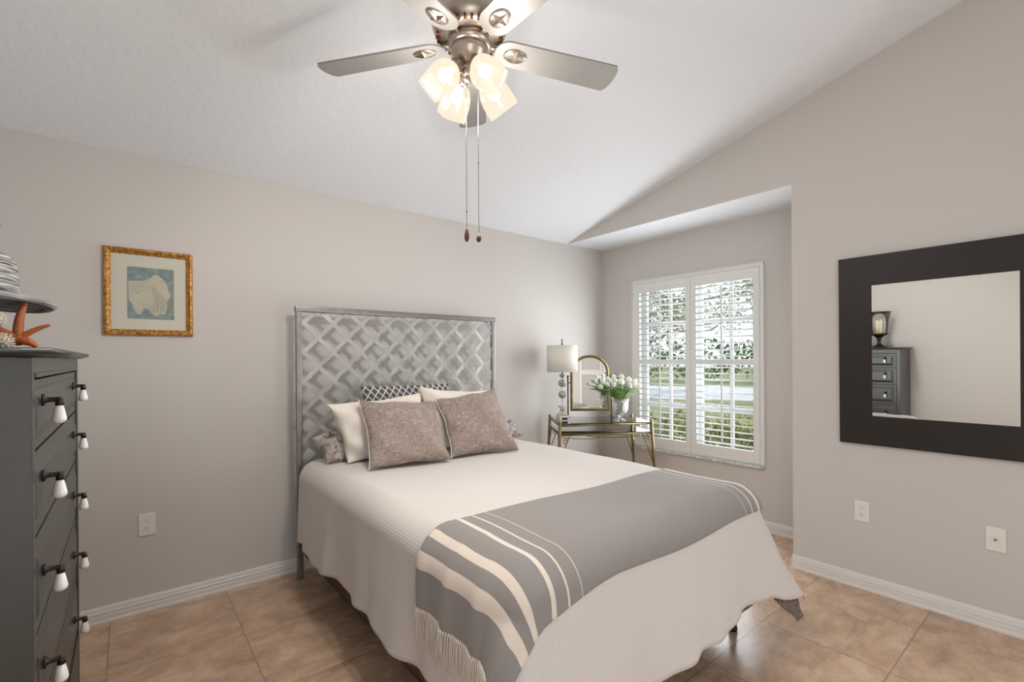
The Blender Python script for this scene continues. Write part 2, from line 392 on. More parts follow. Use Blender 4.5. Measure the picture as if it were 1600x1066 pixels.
b.box(0, 0.15, WY0, 0.15, 0, H); b.box(0, 0.15, WY-0.15, WY1, 0, H)
b.box(0, 0.15, WY1, WY0, 0, WZ0); b.box(0, 0.15, WY1, WY0, WZ1, H)
struct('wall_alcove', b, 'wall_paint')
struct('wall_rear', MB().box(XL-0.2, 0, YR-0.15, YR, 0, cz(YR)), 'wall_paint')

def baseboard(name, pts, nrm):
    # ridged profile swept between two floor points; nrm points into the room
    prof = [(0, 0), (0.016, 0), (0.016, 0.010), (0.013, 0.018), (0.013, 0.038), (0.0105, 0.041), (0.0125, 0.045), (0.0125, 0.058), (0.009, 0.062), (0.009, 0.070), (0.004, 0.084), (0, 0.085)]
    (x0, y0), (x1, y1) = pts
    b = MB(); r0 = [(x0+nrm[0]*d, y0+nrm[1]*d, z) for d, z in prof]; r1 = [(x1+nrm[0]*d, y1+nrm[1]*d, z) for d, z in prof]
    b.loft([r0, r1], cap=True); b.smooth = [False]*len(b.f); struct(name, b, 'trim_white')
baseboard('baseboard_back', [(XL, 0), (0, 0)], (0, -1)); baseboard('baseboard_left', [(XL, 0), (XL, YR)], (1, 0))
baseboard('baseboard_right', [(-D, WY-0.0), (-D, YR)], (-1, 0)); baseboard('baseboard_alcove', [(0, 0), (0, WY)], (-1, 0))
baseboard('baseboard_return', [(-D, WY), (0, WY)], (0, 1)); baseboard('baseboard_rear', [(XL, YR), (-D, YR)], (0, 1))

# louvered closet doors in the unseen end wall (they show in the little vanity mirror)
for k in range(5):
    x0 = -3.55+k*0.56
    b = MB(); X0, X1, Y0 = x0, x0+0.55, YR+0.035
    b.box(X0, X0+0.055, YR+0.005, Y0, 0.02, 2.03); b.box(X1-0.055, X1, YR+0.005, Y0, 0.02, 2.03)
    for z0, z1 in ((0.02, 0.14), (0.98, 1.08), (1.95, 2.03)): b.box(X0+0.055, X1-0.055, YR+0.005, Y0, z0, z1)
    for z0, z1 in ((0.14, 0.98), (1.08, 1.95)):
        m = int((z1-z0)/0.032)
        for i in range(m):
            z = z0+(i+0.5)*(z1-z0)/m
            b.box(X0+0.055, X1-0.055, -0.003, 0.003, -0.018, 0.018, T=Matrix.Translation((0, Y0-0.016, z)) @ Matrix.Rotation(radians(-38), 4, 'X'))
    struct('door_%d' % (k+1), b, 'trim_white')

# ------------------------------------------------------------------ window: casing, sill, double sashes, panes
wroot = bpy.data.objects.new('window_1', None); wroot.location = (0, (WY0+WY1)/2, WZ0); COL.objects.link(wroot); wroot['kind'] = 'structure'
b = MB(); cw = 0.032
for (y0, y1, z0, z1) in ((WY0-0.001, WY0+cw, WZ0, WZ1+cw), (WY1-cw, WY1+0.001, WZ0, WZ1+cw), (WY1, WY0, WZ1-0.001, WZ1+cw)):
    b.box(-0.018, 0, y0, y1, z0, z1, 0.004); 
b.box(-0.026, -0.016, WY0+cw-0.008, WY0+cw, WZ0, WZ1+cw, 0.002); b.box(-0.026, -0.016, WY1-cw, WY1-cw+0.008, WZ0, WZ1+cw, 0.002); b.box(-0.026, -0.016, WY1-cw, WY0+cw, WZ1+cw-0.008, WZ1+cw, 0.002)
part('window_frame', b, 'shutter_white', wroot)
part('window_sill', MB().box(-0.034, 0.11, WY1-cw+0.004, WY0+cw-0.004, WZ0-0.024, WZ0-0.002, 0.004), 'marble_sill', wroot)
b = MB(); XW = 0.115
b.box(XW, XW+0.03, WY0-0.04, WY0, WZ0, WZ1); b.box(XW, XW+0.03, WY1, WY1+0.04, WZ0, WZ1)
b.box(XW, XW+0.03, WY1, WY0, WZ0, WZ0+0.045); b.box(XW, XW+0.03, WY1, WY0, WZ1-0.045, WZ1)
b.box(XW-0.01, XW+0.03, WY1, WY0, 1.275, 1.325)
ym = (WY0+WY1)/2; b.box(XW-0.001, XW+0.031, ym-0.03, ym+0.03, WZ0, WZ1)
for yy in ((WY0+ym)/2, (WY1+ym)/2): b.box(XW+0.006, XW+0.024, yy-0.014, yy+0.014, WZ0, WZ1)
for zz in (0.90, 1.66): b.box(XW+0.005, XW+0.025, WY1, WY0, zz-0.017, zz+0.017)
part('window_sash', b, 'vinyl_window', wroot)
part('pane', MB().box(XW+0.014, XW+0.017, WY1, WY0, WZ0, WZ1), 'pane_glass', wroot)

def shutter(y0, y1, label):          # y0 = edge nearer the bed wall, y1 < y0
    t = thing('plantation_shutter', label, 'shutter', (-0.012, (y0+y1)/2, 0.51), group='louvered shutter panels')
    xa, xb = -0.022, 0.006; sw = 0.048; zb, zt = 0.51, 2.04
    b = MB(); b.box(xa, xb, y0-sw, y0, zb, zt, 0.003); b.box(xa, xb, y1, y1+sw, zb, zt, 0.003)
    part('stile', b, 'shutter_white', t)
    for nm, z0, z1 in (('bottom_rail', zb, 0.605), ('middle_rail', 1.285, 1.325), ('top_rail', 1.955, zt)):
        part(nm, MB().box(xa, xb, y1+sw, y0-sw, z0, z1, 0.003), 'shutter_white', t)
    for z0, z1, m in ((0.605, 1.285, 13), (1.325, 1.955, 12)):
        for i in range(m):
            z = z0+(i+0.5)*(z1-z0)/m
            prof = [(0.031*cos(a), 0.0048*sin(a)) for a in [2*pi*k/12 for k in range(12)]]
            R = Matrix.Translation((-0.008, 0, z)) @ Matrix.Rotation(radians(4), 4, 'Y')
            b = MB(); b.loft([[(px, yy, pz) for px, pz in prof] for yy in (y1+sw+0.001, y0-sw-0.001)], cap=True, T=R)
            part('louver', b, 'shutter_white', t)
    b = MB(); yc = (y0+y1)/2-0.0
    b.box(-0.052, -0.041, yc-0.006, yc+0.006, 0.64, 1.93, 0.002); part('tilt_rod', b, 'shutter_white', t)
    for z in (0.72, 1.83):
        b = MB(); b.box(-0.027, -0.018, (y1 if 'right' in label else y0)-0.008, (y1 if 'right' in label else y0)+0.008, z-0.035, z+0.035, 0.002)
        part('hinge', b, 'shutter_white', t)
shutter(-0.417, -0.992, 'white louvered shutter panel on the left half of the window, behind the tulips')
shutter(-0.995, -1.570, 'white louvered shutter panel on the right half of the window, nearer the mirror wall')

# ------------------------------------------------------------------ outside
solo('lawn', MB().box(0.3, 70, -45, 60, -0.35, -0.2), 'grass_outside', 'mown lawn outside the shuttered window, reaching to the road', 'lawn', kind='stuff')
rd = Vector((0.869, 0.495)); rn = Vector((-0.495, 0.869))
b = MB()
def strip(b, d0, d1, w0, w1, z0, z1):
    P = [(rd*a+rn*c)+Vector((0, -1.0)) for a, c in ((d0, w0), (d1, w0), (d1, w1), (d0, w1))]
    b.prism([(p.x, p.y) for p in P], z0, z1)
strip(b, 14, 22, -22, 26, -0.2, -0.17)
solo('road', b, 'road_outside', 'pale concrete road crossing the view beyond the lawn', 'road', kind='stuff')
def leaves(b, c, rx, ry, rz, n, size, seed, shell=0.55):
    rg = random.Random(seed)
    for _ in range(n):
        u = rg.uniform(-1, 1); a = rg.uniform(0, 2*pi); rr = shell+(1-shell)*rg.random()
        q = sqrt(1-u*u); p = Vector((c[0]+rx*rr*q*cos(a), c[1]+ry*rr*q*sin(a), c[2]+rz*rr*u))
        R = Euler((rg.uniform(0, pi), rg.uniform(0, pi), rg.uniform(0, 2*pi))).to_matrix().to_4x4(); s_ = size*rg.uniform(0.6, 1.3)
        b.add([(-s_, 0, 0), (0, -s_*0.45, 0.1*s_), (s_, 0, 0), (0, s_*0.45, 0.1*s_)], [(0, 1, 2, 3)], None, False, Matrix.Translation(p) @ R)
def outpos(d, w): p = rd*d+rn*w+Vector((0, -1.0)); return p.x, p.y
def tree(d, w, h, cr, seed, label, group='trees outside the window', n=3600):
    x, y = outpos(d, w); t = thing('leafy_tree', label, 'tree', (x, y, -0.2), group=group)
    rg = random.Random(seed); b = MB()
    b.tube([(x, y, -0.2), (x+0.1, y, h*0.3), (x-0.05, y+0.1, h*0.6), (x+0.1, y, h*0.85)], [0.15, 0.12, 0.09, 0.05], 10)
    tips = []
    for k in range(7):
        a = rg.uniform(0, 2*pi); z0 = h*rg.uniform(0.35, 0.7); q = cr*rg.uniform(0.5, 0.95); tip = (x+q*cos(a), y+q*sin(a), z0+rg.uniform(0.3, 1.2)); tips.append(tip)
        b.tube([(x, y, z0), (x+q*0.5*cos(a), y+q*0.5*sin(a), z0+0.2), tip], [0.08, 0.05, 0.02], 6)
    part('trunk', b, 'bark', t)
    b = MB()
    for i, q in enumerate(tips+[(x, y, h), (x+0.5, y-0.5, h*0.8)]):
        leaves(b, q, cr*0.55, cr*0.55, cr*0.38, n//9, 0.085, seed*31+i, 0.2)
    part('foliage', b, 'leaf_tree', t)
tree(13, 1.9, 5.2, 2.5, 1, 'tall loose-leaved tree seen through the left shutter panel')
tree(13.5, -3.6, 5.0, 2.6, 2, 'broad tree seen through the right shutter panel, nearer its right edge')
tree(24, 6.2, 7.5, 2.8, 3, 'distant tree beyond the road behind the left shutter panel', n=2000)
tree(24, 0.3, 7.0, 2.8, 4, 'distant tree beyond the road behind the middle of the window', n=2000)
tree(25, -5.6, 8.0, 2.8, 5, 'distant tree beyond the road at the right end of the window view', n=2000)
b = MB()
for k in range(22):
    x, y = outpos(26.5, -18+k*1.9); leaves(b, (x, y, 1.25), 1.3, 1.3, 1.25, 260, 0.17, 900+k, 0.55)
solo('clipped_hedge', b, 'leaf_hedge', 'long dark green hedge running along the far side of the road', 'hedge')
shrub_lab = ['low yellow-green shrub below the left edge of the left shutter panel', 'low yellow-green shrub below the middle of the left shutter panel', 'low yellow-green shrub behind the meeting edges of the shutters',
             'low yellow-green shrub below the middle of the right shutter panel', 'low yellow-green shrub below the right edge of the right shutter panel']
for k in range(5):
    x, y = outpos(2.6+0.2*(k % 2), 1.6-0.72*k)
    t = thing('garden_shrub', shrub_lab[k], 'shrub', (x, y, -0.2), group='shrubs under the window')
    b = MB()
    for j in range(6):
        a = j*1.05+k; b.tube([(x, y, -0.2), (x+0.2*cos(a), y+0.2*sin(a), 0.25), (x+0.33*cos(a), y+0.33*sin(a), 0.62)], [0.012, 0.009, 0.004], 6)
    part('stem', b, 'bark', t)
    b = MB(); leaves(b, (x, y, 0.22), 0.48, 0.48, 0.42, 900, 0.05, 50+k, 0.3); part('foliage', b, 'leaf_shrub', t)
# parked car on the road
x, y = outpos(16.0, 5.6); car = thing('parked_car', 'pale silver car parked on the road, seen through the left shutter panel', 'car', (x, y, -0.17), atan2(rn.y, rn.x))
b = MB(); prof = [(-2.2, 0.25), (-2.2, 0.75), (-1.5, 0.85), (-0.9, 1.35), (0.8, 1.4), (1.5, 0.95), (2.15, 0.85), (2.25, 0.3)]
b.prism(prof, -0.85, 0.85, 'y'); part('body', b, 'car_paint', car, local=True)
b = MB(); b.prism([(-1.35, 0.9), (-0.85, 1.28), (0.75, 1.33), (1.3, 0.95)], -0.87, 0.87, 'y'); part('side_window', b, 'car_glass', car, local=True)
for sx in (-1.4, 1.4):
    for sy in (-0.8, 0.8):
        b = MB(); b.lathe([(0.001, -0.1), (0.3, -0.1), (0.33, -0.07), (0.33, 0.07), (0.3, 0.1), (0.001, 0.1)], 20, T=Matrix.Translation((sx, sy, 0.33)) @ Matrix.Rotation(pi/2, 4, 'X')); part('wheel', b, 'tyre', car, local=True)

# ------------------------------------------------------------------ bed
def sstep(a, b, x):
    t = max(0, min(1, (x-a)/(b-a))); return t*t*(3-2*t)
bx0, bx1, byf, btop, brr = -3.005, -1.43, -2.215, 0.728, 0.11
def bedmap(U, V, off=0.0, rip=1.0):
    x = min(max(U, bx0+brr), bx1-brr); y = max(V, byf+brr)
    dx, dy = U-x, V-y; r = hypot(dx, dy)
    wob = 0.004*sin(3.1*U+1.7*V)+0.003*sin(7.3*U-4.1*V+1)+0.003*sin(9.7*V+2.2*U)
    if r < 1e-7: return Vector((U, V, btop+off+wob))
    a = atan2(-dy, abs(dx)); sx = 1 if dx >= 0 else -1
    if abs(dx) < 1e-9: a = pi/2
    c = sin(2*a)
    if sx > 0: a = (pi/2)*(a/(pi/2))**1.7
    nx, ny = sx*cos(a), -sin(a)
    R = brr+off
    if r < brr*pi/2:
        th = r/brr; h = R*sin(th); z = btop-brr+R*cos(th)
    else:
        L = r-brr*pi/2
        s = U if a > pi/4 else V
        al = radians(4.5)+radians(25 if sx > 0 else 22)*c*c
        k = L/0.36
        ripple = rip*(0.014*sin(8.5*s+0.8)+0.009*sin(17*s+2.1)+0.006*sin(31*s))*k*(1-0.6*c)
        h = R+L*sin(al)+ripple; z = btop-brr-L*cos(al)
    f = 1-min(1, r/(brr*1.2))
    return Vector((x+nx*h, y+ny*h, z+wob*f))
YH = -0.185
CU0, CU1, CV1 = bx0+brr-0.535, bx1-brr+0.535, byf+brr-0.575
def cover_pt(u, v):
    U = CU0+(CU1-CU0)*u; V = YH+(CV1-YH)*v
    # the hem wanders a little
    eL = (1-u)*0+0
    hem = 0.012*sin(5*V+0.5)+0.008*sin(13*V); hf = 0.018*sin(4.2*U+1)+0.008*sin(11*U)
    U += hem*(sstep(0.12, 0, u)+sstep(0.88, 1, u)); V += hf*sstep(0.88, 1, v)
    k = sstep(0.84, 1, u)*sstep(0.84, 1, v); U -= 0.035*k; V += 0.035*k
    return bedmap(U, V)
b = MB(); b.grid(cover_pt, 150, 130, uvf=lambda u, v: (CU0+(CU1-CU0)*u, YH+(CV1-YH)*v))
cover = solo('coverlet', b, 'coverlet_cotton', 'white waffle weave coverlet draped over the whole bed to near the floor', 'bedspread')
solidify(cover, 0.006, 1.0)
# throw
TU0, TU1, TV0, TV1 = -3.189, -3.189+THROW_L, -1.725, -2.268
def throw_pt(u, v):
    U = TU0+(TU1-TU0)*u; V = TV0+(TV1-TV0)*v
    V += 0.006*sin(6*U)*(1-v)+0.007*sin(7*U+1)*v-0.072*sstep(0.33, 0.0, u)*v
    lf = sstep(0.20, 0.0, u)
    off = 0.012+0.017*lf*(0.5+0.5*sin(23*v+0.3+2*u))**3+0.004*sin(9*U+5*V)*sin(7*V)
    off += 0.010*lf
    return bedmap(U, V, off, 1.0)
b = MB(); b.grid(throw_pt, 160, 50, uvf=lambda u, v: (THROW_L*u, 0.55*v))
th = thing('throw_blanket', 'grey throw with cream stripes and fringed ends lying across the foot of the bed', 'blanket', tuple(bedmap(-2.2, -1.98)))
o = part('woven_cloth', b, 'throw_wool', th); solidify(o, 0.003, 1.0)
b = MB(); rg = random.Random(3)
for k in range(64):
    for U, sg in ((0.0, -1), (1.0, 1)):
        v = (k+0.5)/64; p = throw_pt(U, v); q = throw_pt(0.01 if U == 0 else 0.99, v); d = (p-q).normalized()
        ln = rg.uniform(0.085, 0.135)
        d = (d*0.5+Vector((rg.uniform(-0.05, 0.05), rg.uniform(-0.12, 0.12), -0.9))).normalized()
        j = Vector((0.006*sg, 0, 0)); pts = [p-d*0.004, p+d*ln*0.1+j, p+d*ln*0.5+j*1.3+Vector((0, rg.uniform(-0.006, 0.006), 0)), p+d*ln+j+Vector((0, rg.uniform(-0.01, 0.01), 0))]
        b.tube(pts, [0.0034, 0.0022, 0.0022, 0.0013], 5)
part('fringe', b, 'fringe_cream', th, 'cream twisted fringe', kind='stuff')

mt = MB().box(-2.975, -1.46, -2.185, -0.19, 0.44, 0.712, 0.05, seg=4)
solo('mattress', mt, 'mattress_white', 'white mattress under the coverlet, its corner showing beside the headboard post', 'mattress')
solo('box_spring', MB().box(-2.985, -1.455, -2.19, -0.185, 0.166, 0.438, 0.015), 'box_fabric', 'brown fabric box spring showing below the left hem of the coverlet', 'box spring')
# patterned sheet whose corner hangs out below the coverlet at the foot
def sheet_pt(u, v):
    U = -1.9+(bx1-brr+0.60+1.9)*u; V = -1.9+(byf+brr-0.66+1.9)*v
    return bedmap(U, V, -0.010)
b = MB(); b.grid(lambda u, v: sheet_pt(u, v) if True else 0, 40, 40, uvf=lambda u, v: (u*0.9, v*0.9))
keep = []   # only a rounded corner piece drops below the hem
def sheet_shape(u, v):
    p = sheet_pt(u, v); return p
b2 = MB()
def patch(u, v):
    # triangular tail around the corner direction
    r = 0.30+0.425*v; a = radians(62)+(u-0.5)*radians(34)*(1-0.85*sstep(0.55, 1.0, v))
    return bedmap(bx1-brr+r*cos(a), byf+brr-r*sin(a), -0.016, 1.0)
b2.grid(patch, 20, 24, uvf=lambda u, v: (u*0.3, v*0.5))
sh = solo('patterned_sheet', b2, 'floral_dark', 'dark floral sheet corner hanging out below the coverlet at the bed foot', 'sheet'); solidify(sh, 0.004, -1)

bed = thing('metal_bed', 'grey metal bed frame with a tall headboard of woven diagonal slats', 'bed', (-2.25, -0.13, 0))
HX0, HX1, HY, HZ = -2.993, -1.508, -0.13, 1.655
for x in (HX0, HX1):
    part('headboard_post', MB().box(x-0.018, x+0.018, HY-0.014, HY+0.014, 0.0, HZ+0.016, 0.007, seg=3), 'bed_metal', bed)
part('top_rail', MB().box(HX0-0.022, HX1+0.022, HY-0.017, HY+0.017, HZ-0.017, HZ+0.019, 0.008, seg=3), 'bed_metal', bed)
part('lower_rail', MB().box(HX0+0.018, HX1-0.018, HY-0.01, HY+0.01, 0.56, 0.59, 0.004), 'bed_metal', bed)
def slat(c, sgn, yo):
    # centre line: z = c - x (sgn=-1, falling to the right) or z = c + x
    xa, xb, za, zb = HX0+0.016, HX1-0.016, 0.575, HZ-0.014
    pts = []
    for x in (xa, xb):
        z = c+sgn*x
        if za <= z <= zb: pts.append((x, z))
    for z in (za, zb):
        x = (z-c)/sgn
        if xa < x < xb: pts.append((x, z))
    if len(pts) < 2: return
    pts = sorted(pts)[:2] if len(pts) == 2 else sorted(pts)[::len(pts)-1]
    (x0, z0), (x1, z1) = pts; L = hypot(x1-x0, z1-z0)
    if L < 0.05: return
    n = max(2, int(L/0.032)); b = MB(); rows = []
    ux, uz = (x1-x0)/L, (z1-z0)/L; nx_, nz_ = -uz, ux; w = 0.0135; t = 0.0022
    for i in range(n+1):
        q = L*i/n; x, z = x0+ux*q, z0+uz*q
        # over and under: crossings are every P along the slat
        k = (z+x+LC)/LP if sgn > 0 else (z-x-LD)/LP
        y = HY+yo*0.006*cos(pi*k)
        rows.append([(x+nx_*s*w, y+dy, z+nz_*s*w) for s, dy in ((-1, -t), (1, -t), (1, t), (-1, t))])
    b.loft(rows, cap=True); b.smooth = [False]*len(b.f); part('lattice_slat', b, 'lattice_metal', bed)
LP = 0.1815; LC = 1.393; LD = 4.355
for k in range(-3, 14): slat(-LC-3*0+LP*(k-3), -1, (1 if k % 2 else -1))
for k in range(0, 22): slat(LD+2*LP-LP*k, 1, (-1 if k % 2 else 1))
for x in (-2.95, -1.504):
    for y in ((-2.082, -1.1) if x > -2 else (-2.082,)):
        b = MB(); b.box(x-0.014, x+0.014, y-0.014, y+0.014, 0.035, 0.15, 0.003); b.lathe([(0.0, 0.0), (0.020, 0.0), (0.022, 0.012), (0.018, 0.035), (0.016, 0.045), (0, 0.045)], 16, (x, y, 0)); part('leg', b, 'dark_bronze', bed)
for x in (-2.95, -1.504): part('side_rail', MB().box(x-0.016, x+0.016, -2.12, HY+0.014, 0.13, 0.165, 0.003), 'dark_bronze', bed)
part('cross_rail', MB().box(-2.934, -1.52, -2.098, -2.066, 0.131, 0.163, 0.003), 'dark_bronze', bed)

# ------------------------------------------------------------------ pillows (cushion bulged from its four corners)
def pillow(name, mat, BL, BR, TL, TR, t, label, group=None, pinch=0.095, seed=0, piping=None, wr=0.006, depth=0.0):
    BL, BR, TL, TR = map(Vector, (BL, BR, TL, TR)); rg = random.Random(seed)
    nrm = ((BR-BL).cross(TL-BL)).normalized()
    if nrm.y > 0: nrm = -nrm
    ph = [rg.uniform(0, 6) for _ in range(6)]
    w = (BR-BL).length; h = (TL-BL).length
    def pt(a, b_, s):
        aa = a*(1-pinch*(1-b_*b_)*abs(a)**3); bb = b_*(1-pinch*(1-a*a)*abs(b_)**3)
        fu, fv = (aa+1)/2, (bb+1)/2
        p = BL*(1-fu)*(1-fv)+BR*fu*(1-fv)+TL*(1-fu)*fv+TR*fu*fv
        e = max(0, (1-a*a)*(1-b_*b_)); th = t/2*e**0.42
        cr = wr*(sin(5*a+3*b_+ph[0])+sin(9*b_-4*a+ph[1])*0.6+sin(13*a*b_+ph[2])*0.5)*e**0.3
        edge = wr*1.2*sin(7*(a+b_)+ph[3])*(1-e)
        return p+nrm*(s*th+cr*(1 if s > 0 else 0.3)+edge)
    c = lambda u: sin((u-0.5)*pi)     # denser near the seam
    b = MB()
    for s in (1, -1): b.grid(lambda u, v: pt(c(u), c(v), s), 34, 34, uvf=lambda u, v: (w*c(u)/2+seed, h*c(v)/2))
    if piping:
        t_ = thing(name, label, 'pillow', tuple((BL+BR)/2), group=group); part('pillow_cover', b, mat, t_)
        pb = MB(); path = [pt(-1, c(i/24), 0) for i in range(25)]
        pb.tube(path, 0.0045, 6); part('piping', pb, 'piping_cream', t_, 'cream piping along the left seam'); return t_
    return solo(name, b, mat, label, 'pillow', group)
pillow('square_throw_pillow', 'tweed_taupe', (-2.797, -0.735, 0.745), (-2.325, -0.80, 0.745), (-2.764, -0.5, 1.100), (-2.254, -0.5, 1.068), 0.17, 'taupe tweed square pillow on the left, nearer the headboard post', 'taupe tweed throw pillows', seed=1, piping=True)
pillow('square_throw_pillow', 'tweed_taupe', (-2.285, -0.75, 0.745), (-1.822, -0.825, 0.740), (-2.250, -0.5, 1.076), (-1.775, -0.5, 1.130), 0.17, 'taupe tweed square pillow on the right, nearer the lamp', 'taupe tweed throw pillows', seed=2, piping=True)
pillow('bed_pillow', 'pillow_white', (-2.83, -0.50, 0.745), (-2.31, -0.50, 0.745), (-2.915, -0.40, 1.086), (-2.31, -0.42, 1.125), 0.17, 'cream white pillow standing behind the left tweed pillow', 'white pillows behind the tweed pillows', seed=3, wr=0.010)
pillow('bed_pillow', 'pillow_white', (-2.28, -0.50, 0.745), (-1.76, -0.52, 0.745), (-2.330, -0.42, 1.160), (-1.750, -0.40, 1.112), 0.17, 'cream white pillow standing behind the right tweed pillow', 'white pillows behind the tweed pillows', seed=4, wr=0.010)
pillow('long_pillow', 'geometric_grey', (-2.60, -0.30, 0.75), (-1.98, -0.30, 0.75), (-2.655, -0.26, 1.172), (-2.010, -0.26, 1.166), 0.10, 'dark grey pillow with white geometric lattice pattern, rearmost against the headboard', 'pillow', seed=5, pinch=0.03, wr=0.004)
pillow('floral_pillow', 'floral_cotton', (-2.925, -0.43, 0.745), (-2.42, -0.40, 0.745), (-2.958, -0.26, 0.862), (-2.42, -0.25, 1.00), 0.15, 'grey floral pillow poking out at the left beside the headboard post', 'floral pillows at the head of the bed', seed=6, wr=0.012)
pillow('floral_pillow', 'floral_cotton', (-1.95, -0.42, 0.745), (-1.425, -0.40, 0.742), (-1.95, -0.25, 0.98), (-1.45, -0.27, 0.845), 0.15, 'grey floral pillow poking out at the right, nearer the glass table', 'floral pillows at the head of the bed', seed=7, wr=0.012)

# ------------------------------------------------------------------ glass table in the corner
TA, TB, TF, TE = Vector((-0.811, -0.057, 0)), Vector((-1.098, -0.479, 0)), Vector((-0.422, -0.873, 0)), Vector((-0.221, -0.522, 0))
TZ = 0.803; tc = (TA+TB+TF+TE)/4
tab = thing('glass_table', 'brass framed glass table with a lower glass shelf standing in the corner', 'table', (tc.x, tc.y, 0))
Z = lambda p, z: (p.x, p.y, z)
for nm, P, q in (('A', TA, 0), ('B', TB, 0), ('F', TF, 0), ('E', TE, 0)):
    out = (P-tc).normalized(); b = MB()
    b.tube([Z(P+out*0.045, 0.0), Z(P+out*0.025, 0.35), Z(P+out*0.004, 0.70), Z(P, TZ+0.012)], [0.010, 0.011, 0.013, 0.012], 10)
    b.ball(Z(P, TZ+0.016), 0.012, 8); b.lathe([(0, 0), (0.016, 0), (0.016, 0.01), (0.009, 0.02)], 12, Z(P+out*0.045, 0.0))
    part('leg', b, 'brass', tab)
    # scrolled wire brace beside each leg
    for d in ((TB-TA) if P in (TA, TB) else (TE-TF), (TF-TB) if P in (TB, TF) else (TE-TA)):
        d = d.normalized()*(1 if (tc-P).dot(d) > 0 else -1)
        pts = [Z(P+d*(0.085-0.08*s_**0.7)+out*0.02*s_, TZ-0.095-0.26*s_) for s_ in [i/12 for i in range(13)]]
        b = MB(); b.tube(pts, 0.0045, 6)
        b.tube([Z(P+d*(0.045+0.022*cos(w_)*(1-w_/14)), TZ-0.135+0.03*sin(w_)*(1-w_/14)) for w_ in [i*0.5 for i in range(20)]], 0.0035, 6); part('scroll_brace', b, 'brass', tab)
for nm, z, r in (('upper_rail', TZ-0.008, 0.008), ('lower_rail', TZ-0.085, 0.008)):
    b = MB()
    for P, Q in ((TA, TB), (TB, TF), (TF, TE), (TE, TA)): b.tube([Z(P, z), Z(Q, z)], r, 8)
    part(nm, b, 'brass', tab)
ins = [p+(tc-p)*0.02 for p in (TA, TB, TF, TE)]
part('glass_top', MB().prism([(p.x, p.y) for p in ins], TZ-0.002, TZ+0.006), 'table_glass', tab)
part('glass_shelf', MB().prism([(p.x, p.y) for p in ins], TZ-0.079, TZ-0.073), 'table_glass', tab)
b = MB()
for P, Q in ((TA, TF), (TB, TE)):
    b.tube([tuple((P*(1-s_)+Q*s_)+Vector((0, 0, TZ-0.10-0.05*sin(pi*s_)))) for s_ in [i/14 for i in range(15)]], 0.0035, 6)
part('cross_brace', b, 'brass', tab)
GT = TZ+0.006

# vanity mirror
ML, MR = Vector((-0.660, -0.175, 0)), Vector((-0.418, -0.445, 0))
mc = Vector((-0.560, -0.318, 0)); md = Vector((0.80, -0.60, 0)).normalized(); mn = Vector((-0.60, -0.80, 0)); mw = 0.176
vm = thing('vanity_mirror', 'gold arched vanity mirror on the glass table behind the lamp and the tulips', 'mirror', (mc.x, mc.y, GT))
TM = Matrix(((md.x, -mn.x, 0, mc.x), (md.y, -mn.y, 0, mc.y), (0, 0, 1, 0), (0, 0, 0, 1)))   # local x along mirror, local y away from viewer
arch = []
zb_, zs_ = 0.866, 1.215
for i in range(25):
    a = pi*i/24; arch.append((mw*cos(a), zs_+0.155*sin(a)))
outline = [(-mw, zb_)]+[(mw, zb_)]+arch[0:]
b = MB(); loop = [(-mw, zb_), (mw, zb_)]+arch
rings = []
for (x, z) in loop:
    kx = (mw-0.025)/mw; cx_, cz_ = 0, 1.1
    xi = x*kx; zi = zb_+0.025 if z <= zb_+1e-6 else (z-0.025*max(0, (z-zs_)/0.155) if z > zs_ else z)
    rings.append([(x, 0.010, z), (x, -0.010, z), ((x+xi)/2, -0.017, (z+zi)/2), (xi, -0.008, zi), (xi, 0.010, zi)])
rings.append(rings[0]); b.loft(rings, close=True, T=TM); part('mirror_frame', b, 'brass', vm)
b = MB(); b.prism([(x*0.9, z if z > zb_+0.01 else z+0.015) for x, z in [(q[0], q[1]-0.012*(q[1] > zs_)) for q in loop]], -0.006, -0.004, 'y', T=TM); part('mirror_glass', b, 'mirror_silver', vm)
b = MB(); b.prism([(x*0.97, z) for x, z in loop], 0.002, 0.010, 'y', T=TM); part('backing', b, 'walnut', vm)
for sx in (-1, 1):
    b = MB(); x = sx*(mw+0.022)
    b.tube([(x, 0, GT+0.004), (x, 0, 1.17)], 0.007, 8, T=TM); b.ball((x, 0, 1.178), 0.011, 8, T=TM)
    b.tube([(x, -0.06, GT+0.007), (x, 0.0, GT+0.015), (x, 0.06, GT+0.007)], 0.007, 8, T=TM)
    b.tube([(x, 0, 1.12), (sx*mw, 0, 1.12)], 0.005, 8, T=TM); part('support_post', b, 'nickel_dark', vm)

